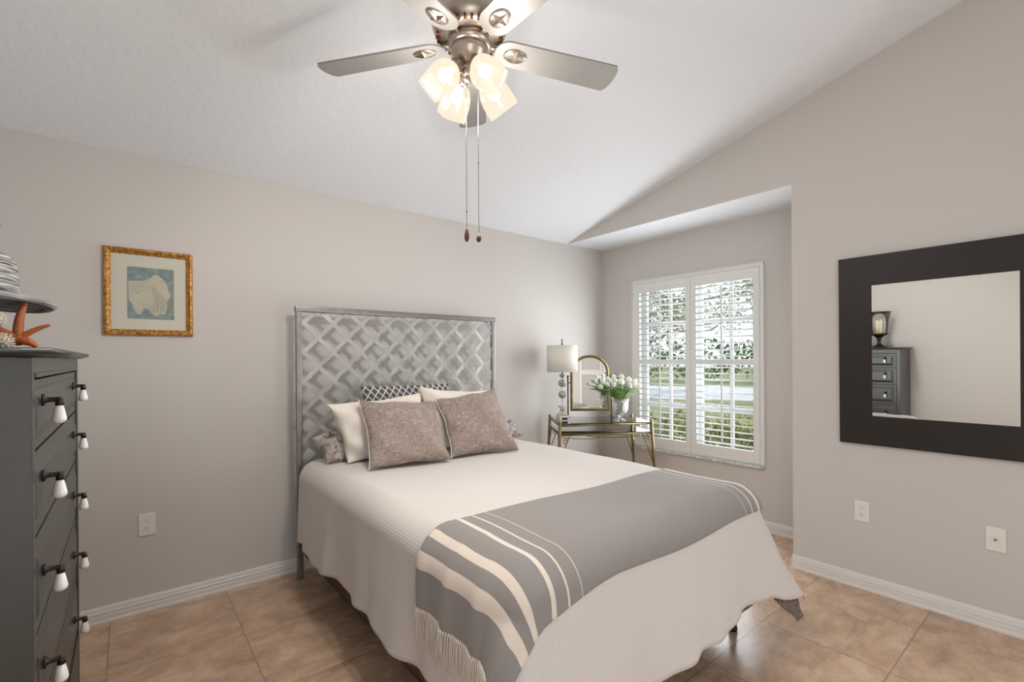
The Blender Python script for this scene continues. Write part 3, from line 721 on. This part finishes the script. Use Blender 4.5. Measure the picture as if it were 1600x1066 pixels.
# table lamp
lx, ly = -0.815, -0.225
lamp = thing('table_lamp', 'table lamp with a white drum shade and a stacked seashell and starfish stem', 'lamp', (lx, ly, GT))
lr = Matrix.Translation((lx, ly, 0)) @ Matrix.Rotation(radians(-39), 4, 'Z')
b = MB(); b.box(-0.052, 0.052, -0.052, 0.052, GT, GT+0.028, 0.003, T=lr); b.box(-0.042, 0.042, -0.042, 0.042, GT+0.028, GT+0.045, 0.004, T=lr); part('base', b, 'lamp_white_wood', lamp)
b = MB(); b.tube([(0, 0, GT+0.04), (0, 0, 1.215)], 0.006, 8, T=lr); part('stem', b, 'lamp_white_wood', lamp)
def star(b, T, R, r, th, n=5, rot=pi/2):
    vs = [(0, -th, 0), (0, th, 0)]; k = 2*n
    for i in range(k):
        a = rot+pi*i/n; q = R if i % 2 == 0 else r; vs.append((q*cos(a), 0, q*sin(a)))
    for i in range(k):
        a = rot+pi*i/n; q = (R if i % 2 == 0 else r)*0.55; vs += [(q*cos(a), -th*0.7*(1 if i % 2 == 0 else .4), q*sin(a)), (q*cos(a), th*0.7*(1 if i % 2 == 0 else .4), q*sin(a))]
    fs = []
    for i in range(k):
        j = (i+1) % k; fi, bi, fj, bj = 2+k+2*i, 3+k+2*i, 2+k+2*j, 3+k+2*j
        fs += [(0, fi, fj), (1, bj, bi), (fi, 2+i, 2+j, fj), (bj, 2+j, 2+i, bi)]
    b.add(vs, fs, None, True, T)
b = MB(); star(b, lr @ Matrix.Translation((0, -0.012, 0.905)), 0.052, 0.020, 0.012); part('starfish_ornament', b, 'lamp_white_wood', lamp)
for z in (1.020, 1.120):
    b = MB(); b.lathe([(0.0, -0.012), (0.018, -0.011), (0.030, -0.006), (0.035, 0), (0.030, 0.006), (0.018, 0.011), (0.0, 0.012)], 20, T=lr @ Matrix.Translation((0, 0, z)) @ Matrix.Rotation(pi/2, 4, 'X'))
    star(b, lr @ Matrix.Translation((0, -0.012, z)), 0.026, 0.010, 0.006); part('shell_disc', b, 'silver_shell', lamp)
b = MB(); b.lathe([(0.006, 1.165), (0.012, 1.17), (0.022, 1.182), (0.036, 1.196), (0.020, 1.194), (0.008, 1.205), (0.012, 1.215), (0.0, 1.22)], 20, T=lr); part('shell_cup', b, 'silver_shell', lamp)
b = MB(); b.lathe([(0.134, 1.222), (0.136, 1.222), (0.1365, 1.455), (0.134, 1.455), (0.133, 1.452), (0.1325, 1.225), (0.134, 1.222)], 48, T=lr); shd = part('lamp_shade', b, 'lamp_shade_linen', lamp)
b = MB()
for a in (0, 2.094, 4.188): b.tube([(0, 0, 1.45), (0.134*cos(a), 0.134*sin(a), 1.448)], 0.0018, 5, T=lr)
b.tube([(0, 0, 1.215), (0, 0, 1.46)], 0.0025, 6, T=lr); part('harp', b, 'nickel_dark', lamp)
b = MB(); b.lathe([(0.003, 1.455), (0.008, 1.462), (0.009, 1.470), (0.004, 1.478), (0.007, 1.488), (0.0035, 1.496), (0.0075, 1.503), (0.006, 1.511), (0, 1.513)], 14, T=lr); part('finial', b, 'nickel_dark', lamp)

# small clock at the front of the lamp
ck = thing('desk_clock', 'small white desk clock with a dark display in front of the lamp base', 'clock', (-0.905, -0.335, GT), radians(-36))
part('case', MB().box(-0.040, 0.040, -0.014, 0.014, 0.0, 0.034, 0.004), 'porcelain', ck, local=True)
part('display', MB().box(-0.022, 0.028, -0.0155, -0.0135, 0.008, 0.026, 0.002), 'clock_screen', ck, local=True)

# vase of tulips
vx, vy = -0.537, -0.640
vs_ = thing('glass_vase', 'cut crystal footed vase holding the tulips at the front of the glass table', 'vase', (vx, vy, GT))
prof = [(0.0, 0.0), (0.046, 0.0), (0.048, 0.004), (0.030, 0.010), (0.012, 0.018), (0.010, 0.026), (0.016, 0.032), (0.014, 0.040), (0.034, 0.050), (0.054, 0.072), (0.064, 0.105), (0.066, 0.14), (0.068, 0.165), (0.074, 0.186), (0.071, 0.186), (0.063, 0.165), (0.060, 0.14), (0.058, 0.105), (0.048, 0.076), (0.028, 0.057), (0.0, 0.052)]
b = MB(); seg = 32; rr_ = []
for k, (r, z) in enumerate(prof):
    rr_.append([(r*(1+(0.02 if (i % 2) and 8 < k < 14 else 0))*cos(2*pi*i/seg), r*(1+(0.02 if (i % 2) and 8 < k < 14 else 0))*sin(2*pi*i/seg), z) for i in range(seg)])
b.loft(rr_); part('bowl', b, 'crystal', vs_, local=True)
bq = thing('tulip_bouquet', 'bunch of white tulips with green leaves and grey eucalyptus in the crystal vase', 'flowers', (vx, vy, GT+0.06))
rg = random.Random(12); stems = MB(); 
for k in range(22):
    a = 2*pi*k*0.618+0.3; q = ((k+0.5)/22)**0.5; R_ = 0.155*q; hz = 0.285-0.075*q*q+rg.uniform(-0.012, 0.012)
    tip = Vector((R_*cos(a), R_*sin(a), hz)); base = Vector((0.03*q*cos(a+0.5), 0.03*q*sin(a+0.5), 0.0)); mid = Vector((0.045*q*cos(a), 0.045*q*sin(a), 0.13))
    sb = MB(); sb.tube([base, mid, (mid+tip)/2+Vector((0, 0, 0.015)), tip], 0.0032, 6); 
    st = part('tulip', sb, 'leaf_green', bq, local=True)
    d = (tip-(mid+tip)/2).normalized(); Tt = Matrix.Translation(tip) @ d.to_track_quat('Z', 'Y').to_matrix().to_4x4()
    hb = MB()
    hb.lathe([(0.001, -0.002), (0.010, 0.004), (0.0155, 0.014), (0.0165, 0.026), (0.012, 0.040), (0.004, 0.047), (0.0, 0.046)], 12, T=Tt)
    for j in range(5):
        aa = j*2*pi/5
        hb.grid(lambda u, v: ((0.003+0.017*sin(pi*min(1, v*0.93))**0.8)*cos(aa+(u-0.5)*1.5*(1-v*0.6)), (0.003+0.017*sin(pi*min(1, v*0.93))**0.8)*sin(aa+(u-0.5)*1.5*(1-v*0.6)), 0.052*v), 4, 6, T=Tt)
    p2 = part('blossom', hb, 'tulip_white', st, 'white tulip blossom', local=True)
lb = MB()
for k in range(90):
    a = rg.uniform(0, 2*pi); e = rg.uniform(0.2, 1.0); L = rg.uniform(0.10, 0.16); w_ = rg.uniform(0.006, 0.011); z0 = 0.11
    ca, sa = cos(a), sin(a)
    def leaf(u, v):
        rr2 = 0.03+0.15*e*v; z = z0+L*(v-0.55*e*v*v*v); s_ = (u-0.5)*2*w_*sin(pi*min(1, 0.12+v*0.88))
        return (rr2*ca-s_*sa, rr2*sa+s_*ca, z+abs(u-0.5)*0.006)
    lb.grid(leaf, 2, 8)
part('leaves', lb, 'leaf_green', bq, local=True, kind='stuff')
eb = MB()
for a, L, tilt in ((1.2, 0.31, 0.12), (2.5, 0.26, 0.4), (-0.6, 0.25, 0.5), (4.2, 0.24, 0.5)):
    pts = [Vector((tilt*L*v*v*cos(a), tilt*L*v*v*sin(a), L*v*(1-0.1*tilt*v)+0.02)) for v in [i/10 for i in range(11)]]
    eb.tube(pts, 0.0016, 5)
    for i, p in enumerate(pts[4:]):
        for sg in (-1, 1):
            eb.lathe([(0.0005, 0), (0.008, 0.001), (0.011, 0.0), (0.008, -0.001)], 8, T=Matrix.Translation(p+Vector((sg*0.010*sin(a+i), -sg*0.010*cos(a+i), 0.004))) @ Euler((sg*0.9, 0.4*i, i*1.1)).to_matrix().to_4x4())
part('eucalyptus', eb, 'leaf_grey_green', bq, 'grey-green eucalyptus sprigs', local=True)

# ------------------------------------------------------------------ framed picture over the outlet
px0, px1, pz0, pz1 = -3.905, -3.522, 1.478, 1.937
pic = thing('framed_picture', 'small gilt framed print of a draped cream shape, hung left of the bed', 'picture', ((px0+px1)/2, -0.002, pz0))
b = MB(); prof = [(0.0, -0.002), (0.0, -0.014), (0.006, -0.024), (0.014, -0.026), (0.021, -0.019), (0.027, -0.016), (0.031, -0.012), (0.031, -0.006)]
def frame_loft(b, x0, x1, z0, z1, prof, y0=0):
    rings = [[(cx_+sx*d, y, cz_+sz*d) for d, y in prof] for cx_, cz_, sx, sz in ((x0, z0, 1, 1), (x1, z0, -1, 1), (x1, z1, -1, -1), (x0, z1, 1, -1), (x0, z0, 1, 1))]
    b.loft(rings, close=True); b.smooth = [False]*len(b.f)
frame_loft(b, px0, px1, pz0, pz1, prof); part('picture_frame', b, 'gilt_wood', pic)
part('mat_board', MB().box(px0+0.02, px1-0.02, -0.0075, -0.004, pz0+0.02, pz1-0.02), 'mat_board', pic)
ax0, ax1, az0, az1 = -3.809, -3.608, 1.566, 1.842
pr_ = part('print', MB().box(ax0, ax1, -0.0083, -0.0074, az0, az1), 'print_blue', pic, 'blue-grey print with a cream draped figure')
A = lambda u, v: (ax0+(ax1-ax0)*u, az0+(az1-az0)*v)
b = MB(); body = [(0.02, 0.72), (0.18, 0.73), (0.34, 0.74), (0.48, 0.80), (0.56, 0.87), (0.66, 0.86), (0.76, 0.80), (0.84, 0.70), (0.88, 0.58), (0.92, 0.52), (0.90, 0.42), (0.84, 0.36), (0.86, 0.26), (0.80, 0.10), (0.70, 0.12), (0.62, 0.06), (0.52, 0.10), (0.46, 0.18), (0.34, 0.20), (0.30, 0.10), (0.22, 0.08), (0.16, 0.16), (0.10, 0.30), (0.03, 0.36)]
b.prism([A(*p) for p in body], -0.0088, -0.0083, 'y'); part('draped_shape', b, 'print_cream', pr_)
b = MB()
for k in range(9):
    u = 0.52+0.035*k; b.prism([A(u, 0.66-0.03*k), A(u+0.008, 0.66-0.03*k), A(u+0.05, 0.36), A(u+0.018+0.02*(k % 3), 0.14), A(u+0.008+0.02*(k % 3), 0.14), A(u+0.038, 0.36)], -0.0091, -0.0088, 'y')
for u0, v0, r in ((0.30, 0.90, 0.035), (0.52, 0.90, 0.03), (0.90, 0.34, 0.05), (0.95, 0.2, 0.05), (0.20, 0.5, 0.02)):
    b.prism([A(u0+r*cos(q), v0+r*0.75*sin(q)) for q in [2*pi*i/10 for i in range(10)]], -0.0091, -0.0083, 'y')
part('fold_lines', b, 'print_shade', pr_)
part('picture_glass', MB().box(px0+0.028, px1-0.028, -0.0115, -0.0100, pz0+0.028, pz1-0.028), 'picture_glass', pic)

# ------------------------------------------------------------------ big wall mirror (hangs tipped forward a touch)
my0, my1, mz0, mz1 = -2.253, -3.142, 0.839, 1.912; mi = (-2.412, -2.985, 1.006, 1.742)
wm = thing('wall_mirror', 'large mirror with a wide flat dark brown frame on the right wall', 'mirror', (-D-0.003, (my0+my1)/2, mz0))
TT = Matrix.Translation((-D-0.003, 0, mz0)) @ Matrix.Rotation(radians(-0.55), 4, 'Y') @ Matrix.Translation((D+0.003, 0, -mz0))
X0 = -D-0.003
b = MB(); rings = []
yy = [(my0, mz0, mi[0], mi[2]), (my1, mz0, mi[1], mi[2]), (my1, mz1, mi[1], mi[3]), (my0, mz1, mi[0], mi[3]), (my0, mz0, mi[0], mi[2])]
for oy, oz, iy, iz in yy:
    dy = 0.002 if oy == my0 else -0.002; dz = -0.002 if oz == mz0 else 0.002
    rings.append([(X0, oy, oz), (X0-0.020, oy, oz), (X0-0.022, oy-dy, oz-dz), (X0-0.022, iy+dy*2, iz+dz*2), (X0-0.016, iy, iz), (X0-0.004, iy, iz), (X0, iy+dy*3, iz+dz*3)])
b.loft(rings, close=True, T=TT); b.smooth = [False]*len(b.f); part('mirror_frame', b, 'espresso_frame', wm)
part('mirror_glass', MB().box(X0-0.0165, X0-0.006, mi[1]-0.004, mi[0]+0.004, mi[2]-0.004, mi[3]+0.004, T=TT), 'mirror_silver', wm)

# ------------------------------------------------------------------ wall plates
def outlet(label, T, cat='outlet', kind='duplex'):
    # local: x across, y out of the wall (towards -y), z up; centre at origin
    t = thing('wall_outlet' if kind == 'duplex' else 'cable_jack', label, cat, T.translation, T.to_euler().z, 'duplex outlets' if kind == 'duplex' else None)
    part('cover_plate', MB().box(-0.036, 0.036, -0.006, -0.0005, -0.0585, 0.0585, 0.003), 'outlet_plastic', t, local=True)
    if kind == 'duplex':
        for z in (-0.0195, 0.0195):
            b = MB(); b.prism([(0.0165*cos(a), z+min(0.0135, max(-0.0135, 0.0165*sin(a)))) for a in [2*pi*i/20 for i in range(20)]], -0.0078, -0.005, 'y'); s_ = part('socket', b, 'outlet_plastic', t, local=True)
            b = MB(); b.box(-0.0078, -0.0056, -0.0084, -0.0076, z+0.001, z+0.009); b.box(0.0056, 0.0078, -0.0084, -0.0076, z+0.001, z+0.008)
            b.lathe([(0.0001, -0.0084), (0.0026, -0.0084), (0.0026, -0.0076)], 10, T=Matrix.Translation((0, 0, z-0.0065)) @ Matrix.Rotation(-pi/2, 4, 'X') @ Matrix.Translation((0, 0, 0)) @ Matrix.Scale(-1, 4, (0, 0, 1)) @ Matrix.Translation((0, 0, 0.0))) if False else b.prism([(0.0026*cos(a), z-0.0065+0.0026*sin(a)) for a in [2*pi*i/10 for i in range(10)]], -0.0084, -0.0076, 'y')
            part('slots', b, 'outlet_slot', s_, local=True)
    else:
        part('insert', MB().box(-0.017, 0.017, -0.0075, -0.0055, -0.034, 0.034, 0.0006), 'outlet_plastic', t, local=True)
        b = MB()
        b.lathe([(0.0001, 0.016), (0.003, 0.016), (0.0045, 0.015), (0.0045, 0.0), (0.0001, 0.0)], 12, T=Matrix.Translation((0, -0.0075, 0)) @ Matrix.Rotation(pi/2, 4, 'X')); part('coax_connector', b, 'cord_steel', t, local=True)
outlet('white duplex outlet low on the wall below the gilt picture', Matrix.Translation((-3.733, 0, 0.465)))
RW = Matrix.Rotation(radians(-90), 4, 'Z')
outlet('white duplex outlet on the right wall below the dark mirror', Matrix.Translation((-D, -2.354, 0.448)) @ RW)
outlet('white cable jack plate at the right edge, right of the outlet', Matrix.Translation((-D, -2.899, 0.444)) @ RW, 'cable jack', 'coax')

# ------------------------------------------------------------------ dresser
dx0, dx1, dy0, dy1 = -4.405, -3.966, -1.82, -0.640; DT = 1.372
dr = thing('chest_of_drawers', 'tall dark grey chest of drawers with white hanging knobs at the left edge', 'dresser', ((dx0+dx1)/2, (dy0+dy1)/2, 0))
b = MB()
b.box(dx0, dx1-0.02, dy0, dy0+0.02, 0, 1.352); b.box(dx0, dx1-0.02, dy1-0.02, dy1, 0, 1.352); b.box(dx0, dx0+0.008, dy0, dy1, 0.05, 1.352)
b.box(dx1-0.022, dx1, dy0, dy0+0.035, 0, 1.352, 0.002); b.box(dx1-0.022, dx1, dy1-0.035, dy1, 0, 1.352, 0.002)
b.box(dx1-0.022, dx1-0.001, dy0+0.035, dy1-0.035, 1.308, 1.352); b.box(dx1-0.022, dx1-0.001, dy0+0.035, dy1-0.035, 0.07, 0.262)
b.box(dx1-0.022, dx1+0.003, dy0+0.035, dy1-0.035, 1.308, 1.318, 0.002)
b.box(dx0+0.01, dx1-0.03, dy0+0.02, dy1-0.02, 0.08, 0.10)
part('cabinet_body', b, 'dresser_paint', dr)
b = MB(); prof = [(0.0, 0.0), (0.012, 0.0), (0.018, 0.004), (0.030, 0.008), (0.034, 0.014), (0.030, 0.020), (0.0, 0.020)]
b.box(dx0-0.0, dx1+0.0, dy0-0.0, dy1+0.0, 1.352, DT)
rings = []
for cx_, cy_, sx, sy in ((dx0, dy0, 0, -1), (dx1, dy0, 1, -1), (dx1, dy1, 1, 1), (dx0, dy1, 0, 1)):
    rings.append([(cx_+sx*d, cy_+sy*d, 1.352+z) for d, z in prof])
b.loft(rings, close=True, cap=True); part('top', b, 'dresser_paint', dr)
part('drawer_recess', MB().box(dx1-0.030, dx1-0.024, dy0+0.02, dy1-0.02, 0.25, 1.32), 'dark_gap', dr)
rows = [(1.148, 1.302, 1.250), (0.955, 1.141, 1.075), (0.736, 0.948, 0.857), (0.515, 0.729, 0.643), (0.268, 0.508, 0.410)]
def knob(parent, y, z):
    k = part('knob', MB().lathe([(0.0, -0.052), (0.008, -0.051), (0.0125, -0.047), (0.0138, -0.041), (0.0115, -0.028), (0.0085, -0.014), (0.0068, -0.008), (0.0068, -0.005), (0, -0.005)], 18, (dx1+0.030, y, z)), 'porcelain', parent, 'white porcelain hanging knob')
    b = MB(); b.lathe([(0.0, 0.0), (0.014, 0.0), (0.014, 0.004), (0.008, 0.006), (0.006, 0.010), (0.0055, 0.028), (0.006, 0.034), (0, 0.036)], 14, T=Matrix.Translation((dx1+0.001, y, z+0.004)) @ Matrix.Rotation(pi/2, 4, 'Y'))
    b.tube([(dx1+0.030, y, z+0.006), (dx1+0.031, y, z-0.010)], [0.0065, 0.0085], 10); part('knob_bracket', b, 'dark_bronze', k, 'dark bronze bracket')
for z0, z1, zk in rows:
    ya, yb = dy0+0.039, dy1-0.039; b = MB()
    # slab with a bevelled raised panel
    r = lambda d, x: [(x, ya+d, z0+d), (x, yb-d, z0+d), (x, yb-d, z1-d), (x, ya+d, z1-d)]
    b.loft([r(0, dx1-0.022), r(0, dx1-0.006), r(0.020, dx1-0.006), r(0.023, dx1-0.010), r(0.048, dx1-0.001), r(0.050, dx1-0.001)], cap=True); b.smooth = [False]*len(b.f)
    d = part('drawer', b, 'dresser_paint', dr)
    for y in (-1.685, -0.905): knob(d, y, zk)

# things on the dresser
HXc, HYc, HZb = -4.140, -1.187, 1.535
b = MB(); T_ = Matrix.Translation((HXc, HYc, HZb)) @ Matrix.Rotation(radians(5), 4, 'Y') @ Matrix.Rotation(radians(-4), 4, 'X')
pf = [(0.160, -0.004), (0.159, -0.012), (0.150, -0.018), (0.132, -0.012), (0.105, 0.002), (0.084, 0.012), (0.079, 0.022), (0.073, 0.060), (0.067, 0.095), (0.056, 0.120), (0.036, 0.134), (0.0, 0.138)]
pf2 = []
for (r0, z0), (r1, z1) in zip(pf, pf[1:]):
    for s_ in range(3): pf2.append((r0+(r1-r0)*s_/3, z0+(z1-z0)*s_/3))
b.lathe(pf2+[(0.0, 0.138)], 56, T=T_)
hat = solo('straw_hat', b, 'hat_straw', 'black and white striped straw sun hat perched on top of the dresser', 'hat'); solidify(hat, 0.0035, -1)
def arm(b, p0, p1, bend, r):
    p0, p1 = Vector(p0), Vector(p1); m = (p0+p1)/2+Vector(bend); pts = []
    for i in range(9):
        t_ = i/8; pts.append(p0*(1-t_)**2+m*2*t_*(1-t_)+p1*t_**2)
    b.tube(pts, [r*(1-0.55*(i/8)**1.5) for i in range(9)], 10, flat=0.8)
b = MB(); c0 = (-4.050, -1.30, 1.405)
arm(b, c0, (-4.036, -1.265, 1.520), (-0.012, 0, 0.01), 0.0155); arm(b, c0, (-3.985, -1.30, 1.449), (0.0, 0, 0.012), 0.011); arm(b, c0, (-4.012, -1.315, 1.384), (0.012, -0.01, 0.005), 0.0155)
arm(b, c0, (-4.125, -1.30, 1.452), (-0.01, 0, 0.012), 0.015); arm(b, c0, (-4.118, -1.33, 1.388), (-0.01, 0, 0.01), 0.014); b.ball(c0, 0.017, 10)
solo('starfish', b, 'starfish_orange', 'orange dried starfish standing under the hat brim on the dresser', 'starfish')
def urchin(c, r, label):
    b = MB(); b.ball(c, r*0.7, 8); rg = random.Random(int(c[2]*999))
    for k in range(70):
        u = 1-2*(k+0.5)/70; a = k*2.39996; q = sqrt(1-u*u); d = Vector((q*cos(a), q*sin(a), u)); p = Vector(c)
        b.tube([p+d*r*0.6, p+d*r*rg.uniform(0.95, 1.1)], [r*0.09, r*0.04], 4)
    solo('sea_urchin', b, 'urchin_white', label, 'seashell', 'cream sea urchins')
urchin((-4.075, -1.345, 1.398), 0.026, 'spiky cream sea urchin lying on the dresser beside the starfish')
urchin((-4.088, -1.345, 1.458), 0.024, 'spiky cream sea urchin resting high between the starfish arms')
b = MB().lathe([(0.0, 0.0), (0.028, 0.0), (0.034, 0.004), (0.026, 0.010), (0.0, 0.013)], 24, (-4.012, -1.22, DT)); solo('sand_dollar', b, 'sand_dollar', 'flat tan sand dollar on the dresser behind the starfish', 'seashell')
def hurricane(x, y, label):
    t = thing('hurricane_lantern', label, 'candle holder', (x, y, DT), group='glass hurricane candle holders')
    b = MB(); b.lathe([(0, 0), (0.085, 0), (0.085, 0.008), (0.050, 0.022), (0.020, 0.045), (0.016, 0.080), (0.026, 0.095), (0.020, 0.110), (0.050, 0.140), (0.098, 0.158), (0.100, 0.164), (0, 0.164)], 32, (x, y, DT)); part('pedestal', b, 'dark_bronze', t)
    b = MB(); b.lathe([(0.080, 0.166), (0.088, 0.22), (0.094, 0.32), (0.116, 0.420), (0.113, 0.420), (0.090, 0.32), (0.084, 0.22), (0.077, 0.168)], 36, (x, y, DT)); part('glass_shade', b, 'hurricane_glass', t)
    b = MB(); b.lathe([(0.113, 0.417), (0.1175, 0.417), (0.1185, 0.423), (0.113, 0.423), (0.113, 0.417)], 36, (x, y, DT)); part('rim', b, 'dark_bronze', t)
    b = MB(); b.lathe([(0, 0.165), (0.045, 0.165), (0.045, 0.315), (0.040, 0.320), (0, 0.316)], 28, (x, y, DT)); part('candle', b, 'candle_wax', t)
hurricane(-4.20, -1.575, 'glass hurricane with a cream candle seen on the dresser in the wall mirror')
hurricane(-4.252, -0.948, 'glass hurricane behind the hat, only its dark rim tip showing')

# ------------------------------------------------------------------ ceiling fan
FX, FY, FZ = -2.82, -1.76, 2.50; FC = cz(FY)
fan = thing('ceiling_fan', 'brushed nickel ceiling fan with five silver blades and four lit frosted glass shades', 'ceiling fan', (FX, FY, FZ))
FT = Matrix.Translation((FX, FY, FZ))
b = MB(); b.lathe([(0.0, 0.09), (0.028, 0.085), (0.062, 0.05), (0.070, 0.01), (0.068, -0.0), (0.0, -0.0)], 32, T=Matrix.Translation((FX, FY, FC-0.088)) @ Matrix.Rotation(-0.0, 4, 'X')); part('canopy', b, 'brushed_nickel', fan)
part('downrod', MB().tube([(FX, FY, FZ+0.19), (FX, FY, FC-0.06)], 0.013, 14), 'brushed_nickel', fan)
b = MB(); b.lathe([(0.0, 0.20), (0.05, 0.198), (0.085, 0.180), (0.118, 0.150), (0.136, 0.110), (0.140, 0.070), (0.132, 0.045), (0.118, 0.030), (0.105, 0.022), (0.0, 0.022)], 48, T=FT); mo = part('motor_housing', b, 'brushed_nickel', fan)
b = MB()
for k in range(30):
    a = 2*pi*k/30; R_ = Matrix.Rotation(a, 4, 'Z'); b.box(0.103, 0.124, -0.0045, 0.0045, 0.0235, 0.0335, T=FT @ R_ @ Matrix.Translation((0, 0, 0)) @ Matrix.Rotation(radians(0), 4, 'Y'))
part('vent_slots', b, 'walnut', mo)
b = MB(); b.lathe([(0.0, 0.024), (0.060, 0.024), (0.078, 0.016), (0.080, 0.0), (0.066, -0.012), (0.0, -0.012)], 40, T=FT); part('flywheel', b, 'brushed_nickel', fan)
b = MB(); b.lathe([(0.0, -0.006), (0.064, -0.006), (0.070, -0.014), (0.070, -0.034), (0.065, -0.040), (0.061, -0.050), (0.048, -0.064), (0.034, -0.073), (0.030, -0.076), (0.0, -0.076)], 40, T=FT); part('switch_housing', b, 'brushed_nickel', fan)
for k in range(5):
    a = radians(-17.5+72*k); T_ = FT @ Matrix.Rotation(a, 4, 'Z') @ Matrix.Rotation(radians(-12), 4, 'X')
    r0, r1, w0, w1 = 0.098, 0.62, 0.056, 0.067; pl = []
    for i in range(9): q = pi/2+pi*i/8; pl.append((r0+w0+w0*cos(q)*1.0, w0*sin(q)))
    pl = [(r0+w0-w0*sin(pi*i/12), w0*cos(pi*i/12)) for i in range(13)]
    tipp = [(r1-0.02+0.02*sin(pi*i/8)**0.5 if 0 < i < 8 else r1-0.02, -w1+2*w1*i/8) for i in range(9)]
    b = MB(); b.prism(pl+tipp, 0.002, 0.009, T=T_); bl = part('blade', b, 'blade_silver', fan)
    # blade iron: forked arm and oval medallion with a folded star relief
    b = MB(); b.tube([(0.066, 0, 0.008), (0.09, 0.0, 0.012), (0.13, 0, 0.014), (0.19, 0, 0.012)], [0.011, 0.010, 0.010, 0.010], 10, T=T_, flat=0.6)
    b.lathe([(0.0, -0.004), (0.030, -0.004), (0.034, -0.0005), (0.034, 0.002), (0, 0.002)], 28, T=T_ @ Matrix.Translation((0.180, 0, 0)) @ Matrix.Diagonal((1.35, 0.92, 1, 1)))
    vs = [(0.180, 0, -0.016)]
    for i in range(8):
        q = 2*pi*i/8+pi/8*0; rr2 = 0.040 if i % 2 == 0 else 0.013; vs.append((0.180+rr2*cos(q)*1.1, rr2*sin(q)*0.85, -0.0045))
    b.add(vs, [(0, 1+i, 1+(i+1) % 8) for i in range(8)], None, False, T_)
    part('blade_iron', b, 'brushed_nickel', bl)
b = MB(); b.lathe([(0.0, -0.070), (0.026, -0.072), (0.030, -0.082), (0.033, -0.09), (0.033, -0.112), (0.026, -0.124), (0.012, -0.132), (0.0, -0.134)], 28, T=FT); part('light_fitter', b, 'brushed_nickel', fan)
tilt = radians(42)
for k in range(4):
    a = radians(-4+90*k)
    T_ = FT @ Matrix.Rotation(a, 4, 'Z') @ Matrix.Translation((0.050, 0, -0.085)) @ Matrix.Rotation(-tilt, 4, 'Y')     # local -z runs out along the shade
    b = MB(); b.tube([(-0.045, 0, 0.012), (-0.02, 0, 0.010), (0.0, 0, -0.004)], 0.010, 10, T=T_)
    b.lathe([(0.0, 0.006), (0.020, 0.004), (0.026, -0.006), (0.028, -0.028), (0.031, -0.034), (0.027, -0.036), (0.0, -0.036)], 24, T=T_); arm_ = part('lamp_socket', b, 'brushed_nickel', fan)
    for q in (0.5, 2.6, 4.7):
        sb_ = MB(); sb_.ball((0.031*cos(q), 0.031*sin(q), -0.026), 0.0035, 6, T=T_); part('thumb_screw', sb_, 'brushed_nickel', arm_)
    rings = []
    def sq(rad, n, z, m=32):
        out = []
        for i in range(m):
            q = 2*pi*i/m+pi/4; c_, s_ = cos(q), sin(q); e = (abs(c_)**n+abs(s_)**n)**(-1/n); out.append((rad*e*c_, rad*e*s_, z))
        return out
    pr2 = [(0.026, 2, -0.030), (0.032, 2, -0.034), (0.042, 2.2, -0.046), (0.050, 2.8, -0.070), (0.052, 3.8, -0.10), (0.049, 6.5, -0.130), (0.046, 12, -0.155)]
    rings = [sq(*p) for p in pr2]+[sq(p[0]-0.004, p[1], p[2]) for p in reversed(pr2)]
    b = MB(); b.loft(rings, T=T_); part('glass_shade', b, 'frosted_glass_lit', arm_, 'lit frosted square-mouthed glass shade')
    b = MB(); b.lathe([(0.0, -0.034), (0.012, -0.036), (0.014, -0.05), (0.024, -0.072), (0.024, -0.085), (0.016, -0.098), (0.0, -0.103)], 20, T=T_); part('bulb', b, 'bulb_lit', arm_)
    lp = T_ @ Vector((0, 0, -0.125)); add_light('fan_bulb_light', 'POINT', lp, 18.0, (1.0, 0.95, 0.895), size=0.02)
# pull chains
for ox, oy, zb_, zj, fob in ((-0.026, -0.012, 1.775, 1.88, 0), (0.012, -0.034, 1.775, 2.06, 1)):
    x, y = FX+ox, FY+oy; z0 = FZ-0.10
    b = MB(); b.tube([(x, y, z0), (x, y, zb_+0.03)], 0.0013, 5)
    b.ball((x, y, zj), 0.0038, 6); ch = part('pull_chain', b, 'cord_steel', fan)
    pf = [(0.0, 0.0), (0.005, 0.002), (0.009, 0.012), (0.0085, 0.026), (0.005, 0.044), (0.002, 0.05), (0, 0.05)] if fob == 0 else [(0.0, 0.0), (0.006, 0.002), (0.0095, 0.010), (0.008, 0.020), (0.003, 0.027), (0, 0.028)]
    b = MB(); b.lathe(pf, 14, (x, y, zb_-0.006)); part('chain_fob', b, 'walnut', ch, 'small wooden pull-chain fob')
